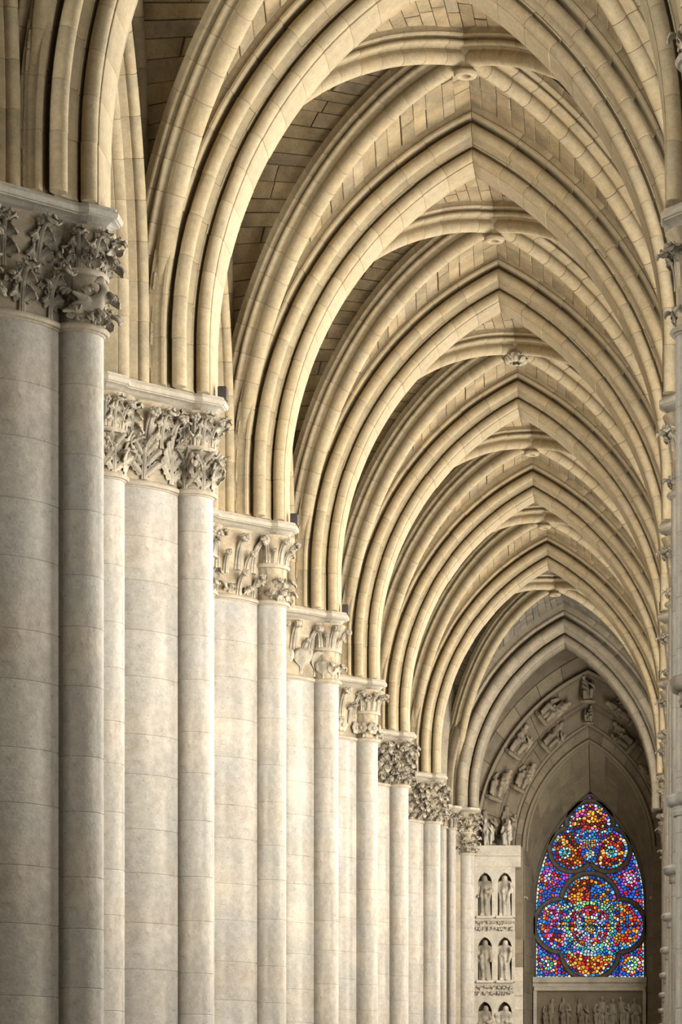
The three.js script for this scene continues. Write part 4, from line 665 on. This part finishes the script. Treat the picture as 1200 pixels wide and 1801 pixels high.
// ---------------------------------------------------------------- stained glass window
{
  const D = 86.2, PX = F / D, ux = (x) => (x - 1040) / PX, uy = (y) => (VY - y) / PX + EYE;
  const win = new THREE.Group(); win.name = 'window_1'; win.userData.kind = 'structure'; win.position.set(WX, 0, -D); scene.add(win);
  const big = [[1040, 1587, 47], [989, 1628, 43], [1091, 1628, 43], [1040, 1672, 47]], tri = [[1040, 1450, 37], [1008, 1494, 35], [1072, 1494, 35]];
  const inAny = (L, x, y, m = 0) => L.some(([a, b, r]) => Math.hypot(x - a, y - b) < r + m) || (L === big && Math.abs(x - 1040) < 45 && Math.abs(y - 1629) < 42) || (L === tri && Math.hypot(x - 1040, y - 1483) < 24 + m);
  const eIn = { hs: 97, rise: 194 }; eIn.R = (eIn.hs ** 2 + eIn.rise ** 2) / (2 * eIn.hs);
  const half = (y) => (y > 1592 ? 97 : Math.max(0, Math.sqrt(Math.max(0, eIn.R ** 2 - (1592 - y) ** 2)) - (eIn.R - eIn.hs)));
  const inside = (x, y, m = 0) => y < 1722 - m && Math.abs(x - 1040) < half(y) - m;
  // tracery: moulded bars of stone
  const barP = [[-0.075, -0.05], [0.075, -0.05], [0.085, 0.0], [0.045, 0.09], [-0.045, 0.09], [-0.085, 0.0]];
  const bar = (pts, closed, k = 1) => { const n = pts.length, rings = []; for (let i = 0; i < n; i++) { const a = pts[Math.max(0, i - 1)], b = pts[Math.min(n - 1, i + 1)], tx = b[0] - a[0], ty = b[1] - a[1], l = Math.hypot(tx, ty), nx = -ty / l, ny = tx / l; rings.push({ P: barP, s: i * 0.1, at: (u, v) => V3(pts[i][0] + nx * u * k, pts[i][1] + ny * u * k, v) }); } return loft(rings, 0.5); };
  const arcsOf = (L, off) => { for (const [a, b, r] of L) { let run = []; const flush = () => { if (run.length > 2) part('tracery_bar', bar(run), M.tracery, win); run = []; }; const start = L.indexOf(L.find((q) => q[0] === a && q[1] === b)); for (let k = 0; k <= 144; k++) { const t = k / 144 * 2 * Math.PI + (start + 0.0) * 0, x = a + (r + off) * Math.cos(t), y = b + (r + off) * Math.sin(t); const hid = L.some((q) => (q[0] !== a || q[1] !== b) && Math.hypot(x - q[0], y - q[1]) < q[2] + off - 0.5) || (L === tri && Math.hypot(x - 1040, y - 1483) < 24); if (hid) flush(); else run.push([ux(x), uy(y)]); } flush(); } };
  arcsOf(big, 4); arcsOf(tri, 4);
  const outline = []; for (let y = 1722; y > 1592; y -= 13) outline.push([ux(1040 - 98.5), uy(y)]); for (let k = 0; k <= 20; k++) { const [a, yy] = edgePoint(eIn, k / 20, 1); outline.push([ux(1040 - a - 1.5), uy(1592 - yy)]); }
  part('tracery_bar', bar(outline, false, 0.8), M.tracery, win); part('tracery_bar', bar(outline.map(([a, b]) => [-a, b]).reverse(), false, 0.8), M.tracery, win);
  // iron bars carrying the glass
  const ib = [box(-1.66, 1.66, uy(1629) - 0.012, uy(1629) + 0.012, -0.03, 0.03), box(-0.012, 0.012, uy(1722), uy(1540), -0.03, 0.03), box(ux(989) - 0.01, ux(989) + 0.01, uy(1722), uy(1590), -0.03, 0.03), box(ux(1091) - 0.01, ux(1091) + 0.01, uy(1722), uy(1590), -0.03, 0.03)];
  for (const s of [-1, 1]) for (const q of [-1, 1]) { const g = new THREE.BoxGeometry(0.024, 1.12, 0.05); g.rotateZ(s * Math.PI / 4); g.translate(s * q * -0.42, uy(1629) + q * 0.42, 0); boxUV(g); ib.push(g); }
  part('glazing_bar', mergeGeometries(ib), M.iron, win);
  // seeds of the glass pieces
  const S = []; const add = (x, y, c, w) => S.push({ x, y, c, w });
  const ringSeeds = (a, b, r, step, c, jit = 0.25) => { const n = Math.max(3, Math.round(2 * Math.PI * r / step)), o = rnd(); for (let k = 0; k < n; k++) { const t = (k + o + rr(-jit, jit)) / n * 2 * Math.PI; add(a + r * Math.cos(t), b + r * Math.sin(t), c); } };
  const PAL = { blue: [[0.02, 0.10, 0.60], [0.03, 0.2, 0.75], [0.02, 0.06, 0.38], [0.05, 0.33, 0.8], [0.03, 0.14, 0.5]], cyan: [[0.08, 0.5, 0.78], [0.25, 0.68, 0.85], [0.04, 0.34, 0.62], [0.5, 0.82, 0.9]], red: [[0.75, 0.03, 0.03], [0.5, 0.02, 0.03], [0.85, 0.08, 0.04], [0.3, 0.01, 0.02]], orange: [[0.95, 0.35, 0.03], [0.9, 0.22, 0.03], [0.98, 0.5, 0.08], [0.6, 0.16, 0.02]], gold: [[1, 0.62, 0.12], [1, 0.78, 0.3], [0.95, 0.45, 0.06]], pink: [[0.85, 0.12, 0.45], [0.9, 0.3, 0.55], [0.55, 0.05, 0.4], [0.95, 0.5, 0.6]], green: [[0.2, 0.55, 0.15], [0.45, 0.75, 0.2], [0.06, 0.42, 0.25], [0.6, 0.8, 0.35]], white: [[0.6, 0.75, 0.85], [0.9, 0.85, 0.75], [0.4, 0.6, 0.75]], pale: [[0.7, 0.7, 0.45], [0.4, 0.62, 0.55], [0.85, 0.78, 0.55]], dark: [[0.18, 0.02, 0.02], [0.12, 0.04, 0.01], [0.05, 0.02, 0.08], [0.25, 0.06, 0.01]], violet: [[0.3, 0.05, 0.6], [0.45, 0.1, 0.7]] };
  const mix = (...a) => () => { let t = rnd(), s = 0; for (const [p, k] of a) { s += p; if (t <= s) return pick(PAL[k]); } return pick(PAL[a[0][1]]); };
  const edgeC = mix([0.45, 'blue'], [0.35, 'cyan'], [0.1, 'white'], [0.1, 'violet']), paleEdge = mix([0.6, 'pale'], [0.25, 'white'], [0.15, 'cyan']);
  for (const [a, b, r] of big) ringSeeds(a, b, r - 2.5, 7.5, edgeC); for (const [a, b, r] of tri) ringSeeds(a, b, r - 2.5, 7.5, edgeC);
  for (let y = 1718; y > 1405; y -= 7) for (const s of [-1, 1]) { const x = 1040 + s * (half(y) - 3); add(x, y, paleEdge); } for (let x = 948; x < 1136; x += 7) add(x, 1719, paleEdge);
  const dots = [[968, 1545], [1112, 1545], [966, 1697], [1114, 1697]];
  dots.forEach(([a, b], k) => { ringSeeds(a, b, 13, 6, k < 2 ? mix([0.5, 'pink'], [0.3, 'red'], [0.2, 'orange']) : mix([0.4, 'orange'], [0.3, 'pink'], [0.3, 'pale'])); ringSeeds(a, b, 7, 5, k < 2 ? mix([0.5, 'pink'], [0.3, 'white'], [0.2, 'red']) : mix([0.5, 'cyan'], [0.3, 'green'], [0.2, 'white'])); add(a, b, mix([1, 'white'])); });
  for (const [a, b] of [[996, 1500], [1078, 1498]]) { ringSeeds(a, b, 8, 5, mix([0.8, 'cyan'], [0.2, 'white'])); add(a, b, mix([1, 'blue'])); ringSeeds(a, b, 15, 9, mix([0.55, 'orange'], [0.25, 'red'], [0.2, 'gold']), 0.4); }
  ringSeeds(1040, 1628, 32, 7, mix([0.5, 'red'], [0.3, 'pink'], [0.2, 'orange'])); ringSeeds(1040, 1628, 40, 7, mix([0.6, 'green'], [0.2, 'pale'], [0.2, 'cyan']));
  for (const [a, b] of [[1018, 1612], [1062, 1612], [1018, 1645], [1062, 1645], [1040, 1600]]) { add(a, b, mix([1, 'white'])); ringSeeds(a, b, 5.5, 5, mix([0.6, 'red'], [0.4, 'pink'])); }
  ringSeeds(1040, 1474, 18, 6, mix([0.6, 'pink'], [0.4, 'red'])); ringSeeds(1027, 1470, 9, 6, mix([0.7, 'blue'], [0.3, 'cyan'])); ringSeeds(1053, 1470, 9, 6, mix([0.7, 'blue'], [0.3, 'cyan']));
  ringSeeds(1040, 1502, 12, 6, mix([0.8, 'blue'], [0.2, 'violet'])); ringSeeds(1040, 1502, 5, 5, mix([1, 'pale']));
  for (let y = 1478; y < 1494; y += 4) for (let x = 1030; x <= 1050; x += 4.5) add(x, y, mix([0.7, 'gold'], [0.2, 'orange'], [0.1, 'white'])); add(1040, 1470, mix([1, 'white'])); add(1040, 1462, mix([1, 'gold']));
  const zone = (x, y) => {
    if (y < 1535 && inAny(tri, x, y)) { if (Math.hypot(x - 1040, y - 1476) < 22) return mix([0.7, 'blue'], [0.15, 'cyan'], [0.15, 'violet']); if (y < 1440) return mix([0.35, 'orange'], [0.25, 'pink'], [0.2, 'gold'], [0.2, 'dark']); return mix([0.42, 'dark'], [0.28, 'red'], [0.15, 'orange'], [0.15, 'gold']); }
    if (inAny(big, x, y)) {
      const r = Math.hypot(x - 1040, y - 1628);
      if (Math.abs(x - 1040) < 20 && Math.abs(y - 1628) < 20) return r < 14 ? mix([0.6, 'gold'], [0.3, 'orange'], [0.1, 'white']) : mix([0.6, 'white'], [0.2, 'blue'], [0.2, 'pale']);
      if (r < 36) return mix([0.5, 'red'], [0.2, 'pink'], [0.3, 'orange']); if (Math.abs(x - 1040) < 16 && y > 1645 && y < 1680) return mix([0.6, 'white'], [0.4, 'cyan']);
      if (r < 46) return mix([0.45, 'green'], [0.25, 'blue'], [0.3, 'cyan']);
      if (y < 1590) return x < 1040 ? mix([0.45, 'orange'], [0.3, 'red'], [0.25, 'dark']) : mix([0.4, 'blue'], [0.4, 'orange'], [0.2, 'dark']);
      if (y > 1680) return mix([0.4, 'red'], [0.3, 'gold'], [0.3, 'orange']); if (y > 1662) return mix([0.4, 'blue'], [0.25, 'cyan'], [0.2, 'green'], [0.15, 'pink']);
      if (x < 1000) return mix([0.35, 'pink'], [0.3, 'blue'], [0.2, 'red'], [0.15, 'orange']); if (x > 1085) return mix([0.4, 'orange'], [0.35, 'red'], [0.25, 'blue']); return mix([0.5, 'blue'], [0.3, 'cyan'], [0.2, 'orange']);
    }
    return mix([0.6, 'blue'], [0.2, 'violet'], [0.2, 'red']);
  };
  for (const s of [-1, 1]) { for (let q = 0; q < 9; q++) { const t = q / 8; add(1040 + s * (6 + 50 * t), 1672 - 20 * t - 50 * t * t, mix([0.7, 'white'], [0.3, 'cyan'])); add(1040 + s * (10 + 46 * t), 1586 + 14 * t, mix([0.6, 'pale'], [0.4, 'green'])); } for (let q = 0; q < 5; q++) { add(1040 + s * (3 + 4 * (q % 2)), 1655 + q * 6, mix([0.7, 'white'], [0.3, 'cyan'])); add(1040 + s * 21, 1609 + q * 9.5, mix([1, 'white'])); } }
  for (let y = 1402; y < 1722; y += 4.6) for (let x = 944; x < 1138; x += 4.6) { const px = x + rr(-2.3, 2.3), py = y + rr(-2.3, 2.3); if (!inside(px, py, 2)) continue; if (S.some((q) => Math.hypot(q.x - px, q.y - py) < 3.1)) continue; add(px, py, zone(px, py)); }
  // cells
  const clip = (P, nx, ny, d) => { const out = []; for (let i = 0; i < P.length; i++) { const a = P[i], b = P[(i + 1) % P.length], da = a[0] * nx + a[1] * ny - d, db = b[0] * nx + b[1] * ny - d; if (da <= 0) out.push(a); if (da * db < 0) { const t = da / (da - db); out.push([a[0] + (b[0] - a[0]) * t, a[1] + (b[1] - a[1]) * t]); } } return out; };
  const cells = [];
  for (const s of S) {
    if (!inside(s.x, s.y, -1)) continue; let P = [[s.x - 9, s.y - 9], [s.x + 9, s.y - 9], [s.x + 9, s.y + 9], [s.x - 9, s.y + 9]];
    for (const q of S) { const dx = q.x - s.x, dy = q.y - s.y, l = Math.hypot(dx, dy); if (q === s || l > 24 || l < 1e-6) continue; P = clip(P, dx / l, dy / l, ((q.x + s.x) / 2 * dx + (q.y + s.y) / 2 * dy) / l); if (P.length < 3) break; }
    if (P.length < 3) continue;
    const outer = P.map(([x, y]) => [Math.min(1139, Math.max(941, x)), Math.min(1724, y)]), cx = outer.reduce((t, p) => t + p[0], 0) / outer.length, cy = outer.reduce((t, p) => t + p[1], 0) / outer.length;
    const inner = outer.map(([x, y]) => { const l = Math.hypot(x - cx, y - cy) || 1, k = Math.max(0.3, (l - 0.95) / l); return [cx + (x - cx) * k, cy + (y - cy) * k]; });
    let area = 0; inner.forEach((p, i) => { const q = inner[(i + 1) % inner.length]; area += p[0] * q[1] - q[0] * p[1]; });
    cells.push({ inner, outer, c: s.c(), area: Math.abs(area) / 2 });
  }
  const glassMat = new THREE.MeshPhysicalMaterial({ color: 0xffffff, vertexColors: true, roughness: 0.05, transmission: 1, thickness: 0, ior: 1.5, specularIntensity: 0.3, side: THREE.DoubleSide });
  const pane = (P, c) => { const pos = [], col = [], n = P.length, idx = []; for (const [x, y] of P) { pos.push(ux(x), uy(y), 0); col.push(...c); } for (let i = 1; i + 1 < n; i++) idx.push(0, i + 1, i); const g = new THREE.BufferGeometry(); g.setAttribute('position', new THREE.Float32BufferAttribute(pos, 3)); g.setAttribute('color', new THREE.Float32BufferAttribute(col, 3)); g.setIndex(idx); g.computeVertexNormals(); return g; };
  cells.sort((a, b) => b.area - a.area);
  for (const c of cells.slice(0, 300)) part('glass_piece', pane(c.inner, c.c), glassMat, win);
  const rest = part('small_glass', mergeGeometries(cells.slice(300).map((c) => pane(c.inner, c.c))), glassMat, win); rest.userData.kind = 'stuff';
  const came = [], cameIdx = [];
  for (const { inner, outer } of cells) { const n = inner.length, b = came.length / 3; for (let i = 0; i < n; i++) { came.push(ux(outer[i][0]), uy(outer[i][1]), 0.012, ux(inner[i][0]), uy(inner[i][1]), 0.012, ux(outer[i][0]), uy(outer[i][1]), -0.012, ux(inner[i][0]), uy(inner[i][1]), -0.012); } for (let i = 0; i < n; i++) { const a = b + i * 4, q = b + ((i + 1) % n) * 4; cameIdx.push(a, q + 1, q, a, a + 1, q + 1, a + 2, q + 2, q + 3, a + 2, q + 3, a + 3, a + 1, a + 3, q + 3, a + 1, q + 3, q + 1); } }
  const lg = new THREE.BufferGeometry(); lg.setAttribute('position', new THREE.Float32BufferAttribute(came, 3)); lg.setIndex(cameIdx); lg.computeVertexNormals();
  const lead = part('lead_lines', lg, new THREE.MeshStandardMaterial({ color: 0x14110f, roughness: 0.8, side: THREE.DoubleSide }), win); lead.userData.kind = 'stuff';
  const font = await new FontLoader().loadAsync('fonts/droid/droid_sans_bold.typeface.json');
  for (const [ch, x, y] of [['A', 996, 1500], ['\u03c9', 1078, 1498]]) { let g = new TextGeometry(ch, { font, size: 0.13, depth: 0.012, curveSegments: 4 }); g.computeBoundingBox(); if (!(g.boundingBox.max.x > 0.01)) { g = new TextGeometry('w', { font, size: 0.13, depth: 0.012, curveSegments: 4 }); g.computeBoundingBox(); } const b = g.boundingBox; g.translate(ux(x) - (b.max.x + b.min.x) / 2, uy(y) - (b.max.y + b.min.y) / 2, 0.016); part('window_letter', g, new THREE.MeshStandardMaterial({ color: 0x54d08a, emissive: 0x2fae6a, emissiveIntensity: 0.7, roughness: 0.4 }), win, 'green glass letter'); }
}
renderer.render(scene, camera);
